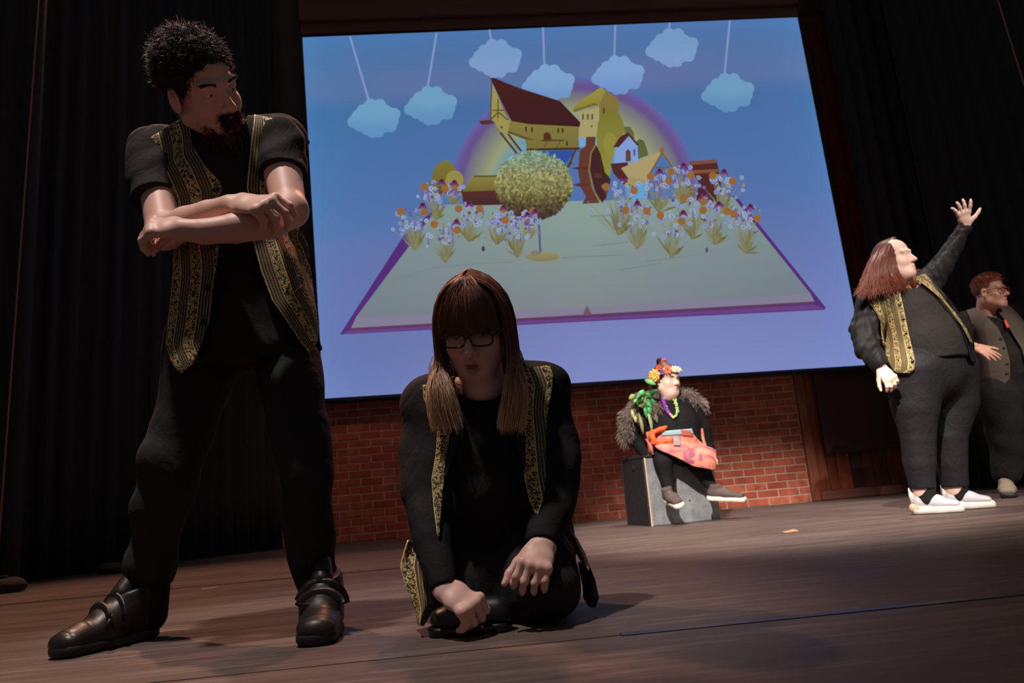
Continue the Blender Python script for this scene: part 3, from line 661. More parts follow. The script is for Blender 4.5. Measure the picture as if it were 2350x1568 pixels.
# ---- hand
def rotv(v, ax, an):
    ax = nrm(ax); return v*math.cos(an)+np.cross(ax, v)*math.sin(an)+ax*(ax@v)*(1-math.cos(an))
def hand(f, wr, kn, n, curls, side=1, L_=1.0, spread=.07, thumb=(.55, .75, -.3), tcurl=.35, wr_r=.026):
    """wr wrist, kn middle knuckle, n back-of-hand normal; curls per finger (3 joint angles); side = which way the thumb is"""
    wr, kn = np.asarray(wr, float), np.asarray(kn, float); w_ = nrm(kn-wr); n = nrm(np.asarray(n, float)-w_*(w_@np.asarray(n, float))); s_ = np.cross(w_, n)*side; pl = np.linalg.norm(kn-wr)
    f.ecap(wr, wr+w_*pl*.42+s_*.002, s_, (wr_r, wr_r*.74), (.034*L_, .0165*L_), .014)
    f.ecap(wr+w_*pl*.4, wr+w_*pl*.92, s_, (.034*L_, .0165*L_), (.039*L_, .0125*L_), .012)
    tips = []
    for i in range(4):
        b = wr+w_*pl*(.97, 1.0, .955, .87)[i]+s_*(.030, .0105, -.0105, -.029)[i]*L_
        ln = (.074, .082, .076, .060)[i]*L_; dr = nrm(w_+s_*spread*(1.4, .4, -.6, -1.7)[i]); a = 0; p = b; axs = np.cross(w_, n)
        f.ball(b+n*.001, .0108*L_, .010)
        for j in range(3):
            a += curls[i][j]; v = rotv(dr, np.cross(n, w_), a); q = p+v*ln*(.46, .30, .24)[j]
            f.cap(p, q, (.0098, .0088, .0079)[j]*L_, (.0088, .0079, .0066)[j]*L_, .0055); p = q
        tips.append(p)
    p = wr+w_*pl*.22+s_*.022*L_; d = nrm(w_*thumb[0]+s_*thumb[1]+n*thumb[2]); q = p+d*.046*L_
    f.cap(p, q, .0165*L_, .0115*L_, .014); p = q
    for j in range(2):
        d = nrm(d+(w_*.8-s_*.45-n*.25)*tcurl); q = p+d*(.033, .026)[j]*L_; f.cap(p, q, (.0112, .0098)[j]*L_, (.0098, .0076)[j]*L_, .006); p = q
    return tips
# ---- head. local axes: x the person's right, y forward, z up; eyes at z=0
def hframe(yaw, pitch, roll):
    """yaw: from facing the camera (-Y) towards +X; pitch: down positive; roll: crown towards the person's right"""
    a, b, c = map(math.radians, (yaw, pitch, roll)); f = np.array([math.sin(a)*math.cos(b), -math.cos(a)*math.cos(b), -math.sin(b)]); r = np.array([-math.cos(a), -math.sin(a), 0]); u = np.cross(r, f)
    r2 = r*math.cos(c)-u*math.sin(c); u2 = u*math.cos(c)+r*math.sin(c); return np.stack([r2, f, u2], 1)
def head(f, c, R, s=1.0, mouth=0.0, wide=1.0, chin=1.0, lid=0.0):
    def P(x, y, z): return c+R@(np.array([x*wide, y, z])*s)
    f.ell(P(0, -.012, .038), np.array([.076*wide, .096, .084])*s, R, .02)
    f.ell(P(0, .022, -.036), np.array([.060*wide, .068, .078])*s, R, .03)
    f.ell(P(0, .052, -.094), np.array([.030*wide, .028*chin, .026])*s, R, .025)
    for q in (-1, 1):
        f.ball(P(q*.034, .050, -.036), .028*s, .025)
        f.cap(P(q*.052, .0, -.062), P(q*.02, .06, -.098), .024*s, .02*s, .025)
        f.cap(P(q*.012, .086, .020), P(q*.046, .072, .020), .0105*s, .009*s, .014)
    for q in (-1, 1): f.ball(P(q*.031, .101, -.001), .0155*s, .016, 's')
    f.cap(P(0, .083, .008), P(0, .104, -.034), .0075*s, .0115*s, .012); f.ball(P(0, .107, -.037), .0115*s, .007)
    for q in (-1, 1):
        f.ball(P(q*.0125, .094, -.041), .0088*s, .006)
        f.cap(P(q*.019, .081, .0075-lid), P(q*.043, .075, .0065-lid), (.0052+lid*.35)*s, (.0048+lid*.35)*s, .004)   # upper lid
        f.cap(P(q*.020, .080, -.0085), P(q*.042, .075, -.008), .0045*s, .0042*s, .005)
        f.ell(P(q*.079/wide**.5, -.006, -.012), np.array([.009, .020, .032])*s, R, .008); f.ell(P(q*.086/wide**.5, -.002, -.008), np.array([.008, .010, .018])*s, R, .008, 's')
    o = mouth
    if o > 0: f.ell(P(0, .098, -.073-o*.3), np.array([.018, .022, .007+o*.6])*s, R, .008, 's')
    for q in (-1, 1):
        f.cap(P(0, .0895, -.0645), P(q*.0235, .078, -.0715), .0066*s, .0040*s, .005)
        f.cap(P(0, .0885, -.079-o), P(q*.0225, .078, -.0725-o*.6), .0072*s, .0042*s, .005)
    return P
def face_cols(V, c, R, s, skin, lip, blush=None, mouth=0):
    q = ((V-c)@R)/s; C = np.tile(np.array(skin), (len(V), 1))
    m = np.exp(-((q[:, 0]/.020)**2+((q[:, 1]-.088)/.016)**2+((q[:, 2]+.072+mouth*.5)/(.0085+mouth*.5))**2)**2); C = C*(1-m[:, None])+np.array(lip)*m[:, None]
    if blush is not None:
        for sg in (-1, 1):
            m = .6*np.exp(-(((q[:, 0]-sg*.038)/.024)**2+((q[:, 1]-.06)/.04)**2+((q[:, 2]+.035)/.022)**2)); C = C*(1-m[:, None])+np.array(blush)*m[:, None]
        m = .4*np.exp(-((q[:, 0]/.016)**2+((q[:, 1]-.108)/.02)**2+((q[:, 2]+.038)/.014)**2)); C = C*(1-m[:, None])+np.array(blush)*m[:, None]
    return C
def eyes(c, R, s, parent, iris=(.10, .06, .04), look=(0, 0), closed=False):
    for q in (-1, 1):
        ec = c+R@(np.array([q*.031, .0705, 0])*s)
        m = MB().ball(ec, .0118*s, 16, 12); m.build('eye', simple('eye_white', S((205, 196, 190)), .25), parent, True)
        d = nrm(R@np.array([look[0], 1, look[1]])); u = nrm(np.cross(d, [0, 0, 1])); v = np.cross(u, d)
        e = parent.children[-1] if False else None
        B = np.stack([u, v, d], 1); m = MB().ball(ec+d*.0088*s, np.array([.0055, .0055, .0036])*s, 12, 6, None, B); m.build('iris', simple('iris_dark', iris, .15), parent, True)
def brows(P, s, parent, col, n=70, z=.018, rad=.0008):
    for sg in (-1, 1):
        bw = []
        for i in range(n): t_ = RS.random(); p0 = np.array([sg*(.014+.035*t_), .094-.016*t_**2, z+.005*math.sin(t_*2.6)+RS.normal()*.0018]); e = p0+np.array([sg*.009, -.001, .002]); bw.append([P(*p0), P(*((p0+e)/2+np.array([0, .0008, 0]))), P(*e)])
        strands(bw, rad, np.tile(S(col), (n, 1)), 'eyebrow', M_HAIR, parent)
M_SKIN = attr_mat('skin', .5, .45, sss=.12)
# ---- hair made of many thin tapered strands
def strands(paths, rad, cols, name, mat, parent, sides=3):
    """paths (N,M,3); rad scalar or (N,)"""
    Pn = np.asarray(paths, float); N, M_, _ = Pn.shape; T = np.gradient(Pn, axis=1); T /= np.linalg.norm(T, axis=2)[..., None]+1e-9
    ref = RS.normal(size=(N, 1, 3)); U = np.cross(T, ref); U /= np.linalg.norm(U, axis=2)[..., None]+1e-9; Vv = np.cross(T, U)
    tp = np.linspace(1, .25, M_)**.8; r = (np.asarray(rad)*np.ones(N))[:, None]*tp[None]
    ring = [Pn+r[..., None]*(math.cos(2*math.pi*k/sides)*U+math.sin(2*math.pi*k/sides)*Vv) for k in range(sides)]
    V = np.stack(ring, 2).reshape(-1, 3); b = (np.arange(N)[:, None]*M_+np.arange(M_-1)[None]).reshape(-1)*sides
    Q = np.concatenate([np.stack([b+k, b+(k+1) % sides, b+sides+(k+1) % sides, b+sides+k], 1) for k in range(sides)])
    C = np.asarray(cols, float)
    C = np.repeat(C, M_*sides, 0) if C.ndim == 2 else np.repeat(C.reshape(-1, 3), sides, 0)
    return mk(name, V, Q, mat, parent, cols=C)
M_HAIR = attr_mat('hair', .42, .55)
# ---- cloth panel draped on a body: two edge polylines in the photo frame, laid on the body's surface
def resamp(P, n):
    P = np.asarray(P, float); L_ = np.concatenate([[0], np.cumsum(np.linalg.norm(np.diff(P, axis=0), axis=1))]); t = np.linspace(0, L_[-1], n); return np.stack([np.interp(t, L_, P[:, i]) for i in range(P.shape[1])], 1)
def drape_panel(name, left, right, body, off, Y0, mat, parent, nu=26, nv=60, thick=.004, umirror=False, uoff=0., blur=3, ymax=None, u0=0.):
    Lp, Rp = resamp(left, nv), resamp(right, nv); s_ = np.linspace(0, 1, nu); G = Lp[:, None]*(1-s_)[None, :, None]+Rp[:, None]*s_[None, :, None]; g = G.reshape(-1, 2)
    D = FW[None]+CR[None]*((g[:, 0]-W/2)/FPX)[:, None]-CU[None]*((g[:, 1]-H/2)/FPX)[:, None]; D = D/D[:, 1:2]
    y = np.full(len(g), Y0-.45); best = y.copy(); bd = np.full(len(g), 9.); hit = np.zeros(len(g), bool)
    for _ in range(70):
        P = CAM+D*y[:, None]; d = body.ev(P)-off; b = (d < bd) & ~hit; best[b] = y[b]; bd[b] = d[b]; hit |= d < .0008; y = np.where(hit, y, y+np.maximum(d*.8, .001)); y = np.minimum(y, Y0+.35)
    yy = np.where(hit, y, best).reshape(nv, nu)
    if ymax is not None: yy = np.minimum(yy, ymax)
    for _ in range(blur):
        q = np.pad(yy, 1, mode='edge'); bl = (q[1:-1, :-2]+q[1:-1, 2:]+q[:-2, 1:-1]+q[2:, 1:-1]+2*q[1:-1, 1:-1])/6; yy = np.minimum(bl, yy+.004)
    P = (CAM+D*yy.reshape(-1)[:, None]); m = float(mpp(P.mean(0)))
    wd = np.linalg.norm(P.reshape(nv, nu, 3)[:, 1:]-P.reshape(nv, nu, 3)[:, :-1], axis=2); U = np.concatenate([np.zeros((nv, 1)), np.cumsum(wd, 1)], 1)
    if umirror: U = U[:, -1:]-U
    U = U+u0
    hv = np.linalg.norm(P.reshape(nv, nu, 3)[1:, nu//2]-P.reshape(nv, nu, 3)[:-1, nu//2], axis=1); Vv = np.concatenate([[0], np.cumsum(hv)])[:, None]*np.ones((1, nu))
    Q = np.array([(j*nu+i, (j+1)*nu+i, (j+1)*nu+i+1, j*nu+i+1) for j in range(nv-1) for i in range(nu-1)])
    o = mk(name, P, Q, mat, parent, uv=np.stack([U.ravel(), Vv.ravel()], 1)); md = o.modifiers.new('thick', 'SOLIDIFY'); md.thickness = thick; md.offset = -1
    return o, P.reshape(nv, nu, 3)
# ---- brocade waistcoat cloth: floral bands between groups of fine dark stripes (UV in metres)
def brocade(name, gold, dark, dens=.5):
    t = NT(name); tc = t.n('ShaderNodeTexCoord'); sp = t.n('ShaderNodeSeparateXYZ'); t.t.links.new(tc.outputs['UV'], sp.inputs[0]); u = sp.outputs[0]
    per = .066; ph = t.math('FRACT', t.math('DIVIDE', u, per))
    band = t.ramp(ph, [(0, 1), (.50, 1), (.515, 0), (1, 0)])
    st = t.math('FRACT', t.math('MULTIPLY', t.math('SUBTRACT', ph, .5), 8.0)); thin = t.ramp(st, [(0, .85), (.20, .85), (.24, 0), (.62, 0), (.66, .35), (.78, .35), (.82, 0)])
    edge = t.ramp(ph, [(0, .9), (.018, .9), (.024, 0), (.475, 0), (.482, .9), (.5, .9), (.51, 0)])
    v1 = t.n('ShaderNodeTexVoronoi', {'Scale': 260.0, 'Randomness': .9}); t.t.links.new(tc.outputs['UV'], v1.inputs['Vector'])
    nz = t.noise(95, tc.outputs['UV'], 3, .6, 1.6); nz2 = t.noise(420, tc.outputs['UV'], 2)
    fl = t.ramp(nz, [(.47-.06*dens, 0), (.53-.06*dens, 1)]); fl = t.math('MULTIPLY', fl, t.ramp(nz2, [(.36, .15), (.55, 1)]))
    tn = t.math('MULTIPLY', thin, t.ramp(nz2, [(.38, .25), (.55, 1)]))
    f1 = t.math('MULTIPLY', band, fl); f2 = t.math('MULTIPLY', t.math('SUBTRACT', 1.0, band), tn); fac = t.math('MINIMUM', t.math('ADD', t.math('ADD', f1, f2), edge), 1.0)
    t.p('Base Color', t.mix(fac, dark, gold)).p('Roughness', t.math('SUBTRACT', .75, t.math('MULTIPLY', fac, .3))).p('Metallic', t.math('MULTIPLY', fac, .15)).p('Specular IOR Level', .4).bump(fac, .25, .002)
    return t.m
M_BROC = brocade('gold_brocade', S((220, 194, 128)), (.012, .011, .012), .1)
def black(name, v=.022, tint=(1, .95, .98), rough=.85, fold=.22):
    t = NT(name); g = t.geo(); nz = t.noise(180, g); c = tuple(v*.75*q for q in tint); w1 = t.noise(13, g, 3, .5, 1.4); w2 = t.noise(30, t.geo((1, 1, .5)), 2, .5, 1.0)
    t.p('Base Color', t.mix(nz, tuple(q*.8 for q in c), tuple(q*1.25 for q in c))).p('Roughness', rough).p('Specular IOR Level', .15).bump(t.math('ADD', w1, t.math('MULTIPLY', w2, .35)), fold, .03); return t.m
M_TEE = black('black_cotton', .025, (1.1, .95, .9)); M_TROU = black('black_trouser_cloth', .031, (1, .97, 1.02)); M_KNIT = black('black_knit', .019, (1, .97, 1.0)); M_LINING = black('black_satin_lining', .022, (1, 1, 1.15), .5)
# ================================================================== PERSON, standing with crossed arms (front)
def btn(name, p, r, parent, mat, n=None):
    n = np.array([0, -1., .1]) if n is None else n; n = nrm(n); u = nrm(np.cross(n, [0, 0, 1.])); v = np.cross(n, u); B = np.stack([u, v, n], 1); return MB().ball(p, (r, r, r*.35), 12, 6, None, B).build(name, mat, parent, True)
def man():
    YT = 2.12
    base = (onZ(300, 1470)+onZ(740, 1460))/2; base[2] = 0
    # --- head
    hc = onY(464, 202, 2.02); HR = hframe(55, 27, 37); hs = 1.16
    fh = Fd(); P = head(fh, hc, HR, hs, 0.0, .98, lid=.0024); nb = J(492, 322, 2.16)
    fh.cap(P(0, -.045, -.05), nb, .058*1.05, .064, .03)
    hd = surf(fh, .0032)
    # --- arms (his right = viewer left)
    fa = Fd(); n_up = np.array([0, -.45, .9])
    rs, re, rw = J(352, 348, 2.12), J(372, 540, 1.99), J(527, 474, 1.915)
    pchain(fa, [(352, 348, 2.12, 38), (360, 430, 2.065, 38), (376, 535, 1.985, 37)], .03)
    pchain(fa, [(376, 535, 1.985, 36), (430, 512, 1.955, 38), (480, 492, 1.93, 32), (528, 474, 1.905, 25)], .02)
    kn = J(617, 468, 1.84); hand(fa, rw+[0, -.01, 0], kn, nrm(np.array([-.15, -.72, .66])), [(.75, .85, .5), (.9, .9, .5), (1.0, .95, .5), (1.05, 1.0, .5)], -1, 1.17, .07, (.8, .3, -.7), .3, .030)
    fb = Fd()
    pchain(fb, [(646, 325, 2.10, 44), (650, 400, 2.05, 42), (664, 480, 1.985, 38)], .03)
    pchain(fb, [(668, 484, 1.98, 39), (620, 508, 1.925, 40), (540, 524, 1.885, 34), (470, 532, 1.865, 29), (418, 528, 1.855, 25)], .02)
    lw = J(415, 527, 1.855); kn = J(346, 520, 1.845); hand(fb, lw, kn, nrm(np.array([-.25, -.72, .64])), [(.95, .8, .4), (1.0, .9, .5), (.95, .95, .5), (.8, .9, .5)], 1, 1.13, .08, (.6, .1, -.9), .3, .030)
    A1 = surf(fa, .0034); A2 = surf(fb, .0034)
    # --- trunk and legs (under the clothes)
    ft = Fd(); X = np.array([1., 0, 0])
    pel, wai, che = J(556, 742, 2.14), J(545, 640, 2.15), J(508, 440, 2.15)
    ft.ecap(pel, wai, X, (.185, .105), (.150, .105), .05).ecap(wai, che, X, (.150, .105), (.170, .115), .05).ecap(che, J(498, 350, 2.15), X, (.168, .112), (.12, .085), .05)
    pchain(ft, [(352, 348, 2.13, 48), (430, 345, 2.15, 50), (492, 322, 2.16, 50), (570, 330, 2.15, 50), (648, 322, 2.12, 50)], .05)
    pchain(ft, [(492, 345, 2.16, 45), (488, 300, 2.13, 45)], .04)
    leg = Fd()
    pchain(leg, [(472, 830, 2.15, 80), (426, 980, 2.14, 60), (392, 1090, 2.12, 56), (366, 1200, 2.16, 48), (348, 1300, 2.20, 42)], .03)
    pchain(leg, [(658, 830, 2.12, 70), (684, 980, 2.05, 58), (703, 1090, 2.0, 51), (706, 1190, 2.03, 46), (716, 1290, 2.06, 42)], .03)
    bod = ft.copy(); bod.ops += leg.ops
    B = surf(bod.inflate(-.014), .013)
    # ankles/feet inside the shoes
    an = Fd(); pchain(an, [(348, 1290, 2.2, 34), (330, 1400, 2.19, 34)], .03); an.cap(J(716, 1300, 2.06), (-.372, 2.03, .07), .045, .042, .02); B2 = surf(an, .008)
    V, Q = join([hd, A1, A2, B, B2])
    C = face_cols(V, hc, HR, hs, S((220, 174, 158)), S((170, 100, 92)), S((214, 150, 132)))
    root = mk('person', V, Q, M_SKIN, None, base, cols=C)
    tag(root, 'bearded person in a black tee and gold brocade vest standing with crossed arms', 'person')
    eyes(hc, HR, hs, root, look=(-.25, -.25))
    # --- tee
    tee = ft.inflate(.010)
    slv = []
    for pts, a, b_ in (([(372, 336, 2.13, 48), (352, 350, 2.12, 52), (350, 400, 2.09, 53), (364, 470, 2.04, 55)], (352, 380, 2.1), (364, 460, 2.05)), ([(622, 322, 2.12, 50), (646, 322, 2.10, 52), (648, 370, 2.07, 53), (650, 420, 2.04, 54)], (652, 350, 2.09), (657, 404, 2.05))):
        sf = Fd(); pchain(sf, pts, .03); pa, pb = J(*a), J(*b_); sf.half(pb, pb-pa); slv.append(surf(sf, .005, wrinkle(.008, (52, 30, 52), 4)))
    tee.ecap(J(545, 690, 2.14), J(560, 820, 2.13), X, (.17, .135), (.195, .15), .05)
    tee.half(J(560, 822, 2.0), (0, 0, -1.)); tee.half(nb+[0, -.01, .03], (.05, -.25, 1), nb, .14)
    v, q = join([surf(tee, .007, wrinkle(.006, (38, 30, 24), 3))]+slv); mk('tee_shirt', v, q, M_TEE, root)
    # --- trousers with bunched cuffs
    tr = leg.inflate(.008); tr.ecap(J(556, 752, 2.13), J(556, 700, 2.14), X, (.205, .115), (.185, .115), .03)
    pchain(tr, [(350, 1290, 2.2, 50), (345, 1322, 2.2, 46)], .03); pchain(tr, [(718, 1280, 2.06, 46), (720, 1306, 2.06, 44)], .03)
    for (x, y, Y, r) in ((333, 1300, 2.17, 44), (352, 1170, 2.12, 40), (358, 1050, 2.08, 36), (756, 1300, 2.05, 15), (728, 1240, 2.03, 34), (730, 1110, 1.98, 30)): p_, r_ = J(x, y, Y, r); tr.ball(p_, r_, .03)
    tr.half(J(345, 1345, 2.2), (0, 0, -1.), J(345, 1345, 2.2), .16); tr.half(J(718, 1322, 2.05), (0, 0, -1.), J(718, 1322, 2.05), .16); tr.half(J(560, 700, 2.1), (0, 0, 1.))
    v, q = surf(tr, .008, wrinkle(.011, (16, 16, 34), 5)); mk('trousers', v, q, M_TROU, root)
    so = Fd(); pchain(so, [(350, 1320, 2.2, 40), (338, 1410, 2.19, 44)], .03); v, q = surf(so, .008); mk('sock', v, q, M_KNIT, root); so = Fd().cap(J(716, 1295, 2.06), (-.372, 2.03, .085), .056, .054, .02); v, q = surf(so, .008); mk('sock', v, q, M_KNIT, root)
    # --- shoes
    M_LEA = (lambda t: (t.p('Base Color', t.mix(t.noise(22, t.geo()), (.010, .008, .008), (.026, .018, .015))).p('Roughness', t.ramp(t.noise(35, t.geo(), 4), [(.3, .30), (.7, .5)])).p('Specular IOR Level', .42).bump(t.noise(70, t.geo()), .2, .004), t.m)[1])(NT('black_leather'))
    M_SOLE = simple('black_rubber', (.014, .013, .013), .6)
    for (heel, toe, lean) in ((onZ(352, 1462), onZ(118, 1516), 1), (np.array([-.378, 2.09, 0]), np.array([-.346, 1.80, 0]), -1)):
        d = nrm(toe-heel); s_ = np.array([-d[1], d[0], 0]); z = np.array([0, 0, 1.]); Lf = np.linalg.norm(toe-heel); q = lambda u, sd, h: heel+d*u*Lf+s_*sd+z*h
        f = Fd().ecap(q(.13, 0, .055), q(.5, 0, .05), s_, (.040, .05), (.046, .042), .03).ecap(q(.5, 0, .045), q(.86, .004*lean, .036), s_, (.047, .042), (.046, .030), .03).cap(q(.17, 0, .06), q(.22, 0, .125), .046, .050, .03).cap(q(.3, 0, .09), q(.5, 0, .065), .045, .035, .03).half(q(0, 0, .016), -z)
        f.half(q(.2, 0, .145), nrm(z+d*.3))
        v, qd = surf(f, .005); sh = mk('shoe', v, qd, M_LEA, root)
        f = Fd().ecap(q(.10, 0, .016), q(.5, 0, .016), s_, (.043, .035), (.049, .035), .02).ecap(q(.5, 0, .016), q(.88, .004*lean, .018), s_, (.049, .035), (.047, .035), .02).half(q(0, 0, .003), -z, k=.001).half(q(0, 0, .030), z, k=.001)
        v, qd = surf(f, .005); mk('sole', v, qd, M_SOLE, sh)
        for k, (u0, hh) in enumerate(((.42, .098), (.56, .080))):
            pts = []
            for a in np.linspace(-1.25, 1.5, 12): pts.append(q(u0+.02*a, (.052-.004*k)*math.sin(a)*1.0, .028+(hh-.028)*math.cos(a*.85)+.019))
            if k == 1: pts.append(q(u0+.05, -.05*1.0 if lean < 0 else .06, .075))
            MB().tube(pts, .018, 8, None, True, .30, d).build('strap', M_LEA, sh, True)
        f = Fd().cap(q(.34, 0, .125), q(.24, 0, .165), .03, .024, .02); v, qd = surf(f, .006); mk('tongue', v, qd, M_LEA, sh)
        f = Fd().ecap(q(.74, 0, .040), q(.90, .004*lean, .032), s_, (.047, .036), (.0445, .029), .02).half(q(0, 0, .022), -z); v, qd = surf(f, .005); mk('toe_cap', v, qd, M_LEA, sh)
    # --- vest: two front panels laid over the chest, back shell
    vb = ft.inflate(.014); vb.ecap(J(545, 660, 2.12), J(560, 850, 2.11), X, (.185, .135), (.225, .15), .06)
    Lo = [(340, 318), (352, 365), (372, 420), (392, 470), (398, 560), (396, 640), (388, 720), (380, 790), (392, 830), (412, 855)]
    Li = [(432, 262), (440, 330), (470, 380), (508, 420), (507, 470), (503, 540), (498, 600), (486, 670), (478, 740), (458, 800), (440, 838), (414, 856)]
    vp, G = drape_panel('vest_front', Lo, Li, vb, .006, 2.1, M_BROC, root, 30, 80)
    for y in (24, 40, 52, 62): p_ = G[y, -4]; btn('button', p_+[0, -.004, 0], .009, vp, M_SOLE)
    Ro = [(628, 272), (622, 310), (612, 345), (620, 420), (668, 480), (704, 560), (716, 640), (733, 760), (728, 785), (712, 808)]
    Ri = [(584, 262), (574, 340), (566, 430), (574, 480), (582, 560), (598, 620), (624, 690), (660, 740), (690, 785), (711, 809)]
    vq, G2 = drape_panel('vest_front', Ri, Ro, vb, .006, 2.1, M_BROC, root, 30, 80, u0=.03)
    for (panel, a, b_) in ((vq, (650, 660), (698, 622)), (vq, (660, 682), (702, 648)), (vp, (396, 690), (418, 730)), (vp, (398, 662), (420, 700))):
        f_ = G2 if panel is vq else G; ff = f_.reshape(-1, 3); pts = []
        for t_ in np.linspace(0, 1, 8):
            x, y = a[0]+(b_[0]-a[0])*t_, a[1]+(b_[1]-a[1])*t_; pr = np.array([proj(p_) for p_ in ff[::3]]); i = np.argmin((pr[:, 0]-x)**2+(pr[:, 1]-y)**2); pts.append(onY(x, y, ff[::3][i][1]-.003))
        MB().tube(pts, .0012, 5).build('pocket_welt', simple('gold_thread', S((190, 165, 110)), .5, .3), panel, True)
    bk_ = vb.inflate(.002); bk_.half(J(560, 600, 2.14), (0, -1., 0)); bk_.half(J(560, 810, 2.1), (0, 0, -1.)); bk_.half(nb+[0, 0, -.015], (0, 0, 1.))
    for sx in (352, 652): bk_.ball(J(sx, 370, 2.13), .085, .02, 's')
    v, q = surf(bk_, .009); mk('vest_back', v, q, M_LINING, root)
    # --- hair, brows, beard
    bc_, br_ = np.array([0, -.026, .050]), np.array([.087, .106, .096])
    fc = Fd().ell(hc+HR@(bc_*hs), br_*hs, HR, .01)
    fc.half(hc+HR@(np.array([0, .060, .046])*hs), HR@np.array([0, 1, -.66]), k=.02).half(hc+HR@(np.array([0, .0, -.016])*hs), HR@np.array([0, .30, -1.])); v, q = surf(fc, .006, wrinkle(.008, (120, 120, 120), 9))
    N = 11000; d = RS.normal(size=(N*2, 3)); d /= np.linalg.norm(d, axis=1)[:, None]; rt = bc_+d*br_*.97; k = fc.ev(hc+(rt*hs)@HR.T) < .002; d, rt = d[k][:N], rt[k][:N]
    vol = RS.uniform(.005, .012, len(d)); M_ = 5; paths = np.zeros((len(d), M_, 3)); curl = RS.normal(size=(len(d), 3)); side = np.cross(d, RS.normal(size=(len(d), 3)))
    for j in range(M_):
        t_ = j/(M_-1); paths[:, j] = rt+d*vol[:, None]*t_*.9+curl*vol[:, None]*.55*t_*t_+side*(.005*math.sin(t_*5))*t_
    Wp = hc+(paths*hs)@HR.T; dark, warm = np.array(S((34, 23, 20))), np.array(S((92, 52, 36)))
    hr = strands(Wp, .0008, dark+(warm-dark)*RS.random((len(d), 1))**2, 'hair', M_HAIR, root); mk('hair_base', v, q, simple('hair_dark', S((28, 20, 18)), .8), hr)
    # beard: jaw roots, hanging forward and down
    bp = []; bc = []
    for i in range(4200):
        a = RS.normal()*.42 if RS.random() < .85 else RS.uniform(-1.2, 1.2); row = RS.random(); x = .060*math.sin(a)*(1-.25*row); y = .020+.050*math.cos(a)+.014*row; z = -.060-.050*row-.012*math.cos(a)
        if RS.random() < .16: x, y, z = RS.uniform(-.028, .028), .088, -.055+RS.uniform(-.006, .003)
        ln = (.012+.165*max(0, math.cos(a*1.25))**3*(.4+.6*RS.random()))*(1. if z < -.06 else .22); p0 = np.array([x, y, z]); dr = nrm(np.array([x*2.0, .45, -1.0]))
        w0 = hc+HR@(p0*hs); wd = HR@dr; pts = []
        cu = RS.normal(size=3)*.012
        for j in range(6): t_ = j/5; pts.append(w0+wd*ln*t_*(1-.25*t_)+np.array([.0, .0, -1])*ln*.35*t_*t_+cu*t_*t_+np.array([.004*math.sin(9*t_+i), .004*math.cos(7*t_+i), 0])*t_)
        bp.append(pts); bc.append(np.array(S((46, 24, 20)))+(np.array(S((120, 58, 40)))-np.array(S((46, 24, 20))))*RS.random()**1.6)
    strands(bp, .0009, bc, 'beard', M_HAIR, root)
    brows(lambda x, y, z: hc+HR@(np.array([x, y, z])*hs), hs, root, (40, 26, 22), 110, .019)
    return root
man()
# ================================================================== PERSON kneeling, long hair and glasses (front)
def glasses(c, R, s, parent, mat, w=.029, h=.019, y=.100, z=-.004, rim=.0022, name='glasses', lens=True):
    P = lambda x, yy, zz: c+R@(np.array([x, yy, zz])*s)
    gr = None
    for q in (-1, 1):
        pts = [P(q*(.034+w*math.copysign(abs(math.cos(a))**.6, math.cos(a))), y-.004*abs(math.cos(a)), z+h*math.copysign(abs(math.sin(a))**.7, math.sin(a))) for a in np.linspace(0, 2*math.pi, 29)]
        m = MB().tube(pts, rim*s, 6, None, False)
        if gr is None: gr = m.build(name, mat, parent, True); MB().tube([P(-.007, y, z+.006), P(0, y+.004, z+.008), P(.007, y, z+.006)], rim*s, 6).build('bridge', mat, gr, True)
        else: m.build('rim', mat, gr, True)
        if lens:
            n = len(pts)-1; mk('lens', [P(q*.034, y-.002, z)]+pts[:-1], [(0, i+1, (i+1) % n+1) for i in range(n)], M_LENS, gr)
        MB().tube([P(q*(.034+w), y-.004, z+.006), P(q*.076, .06, z+.008), P(q*.080, .0, z+.008), P(q*.078, -.02, z-.01)], rim*s*.9, 6).build('temple', mat, gr, True)
    return gr
t = NT('spectacle_glass'); t.p('Base Color', (.9, .9, .95)).p('Transmission Weight', 1.0).p('Roughness', .02).p('IOR', 1.02).p('Specular IOR Level', .6).p('Alpha', .25); M_LENS = t.m
M_FRAME = simple('black_plastic', (.008, .008, .009), .25)
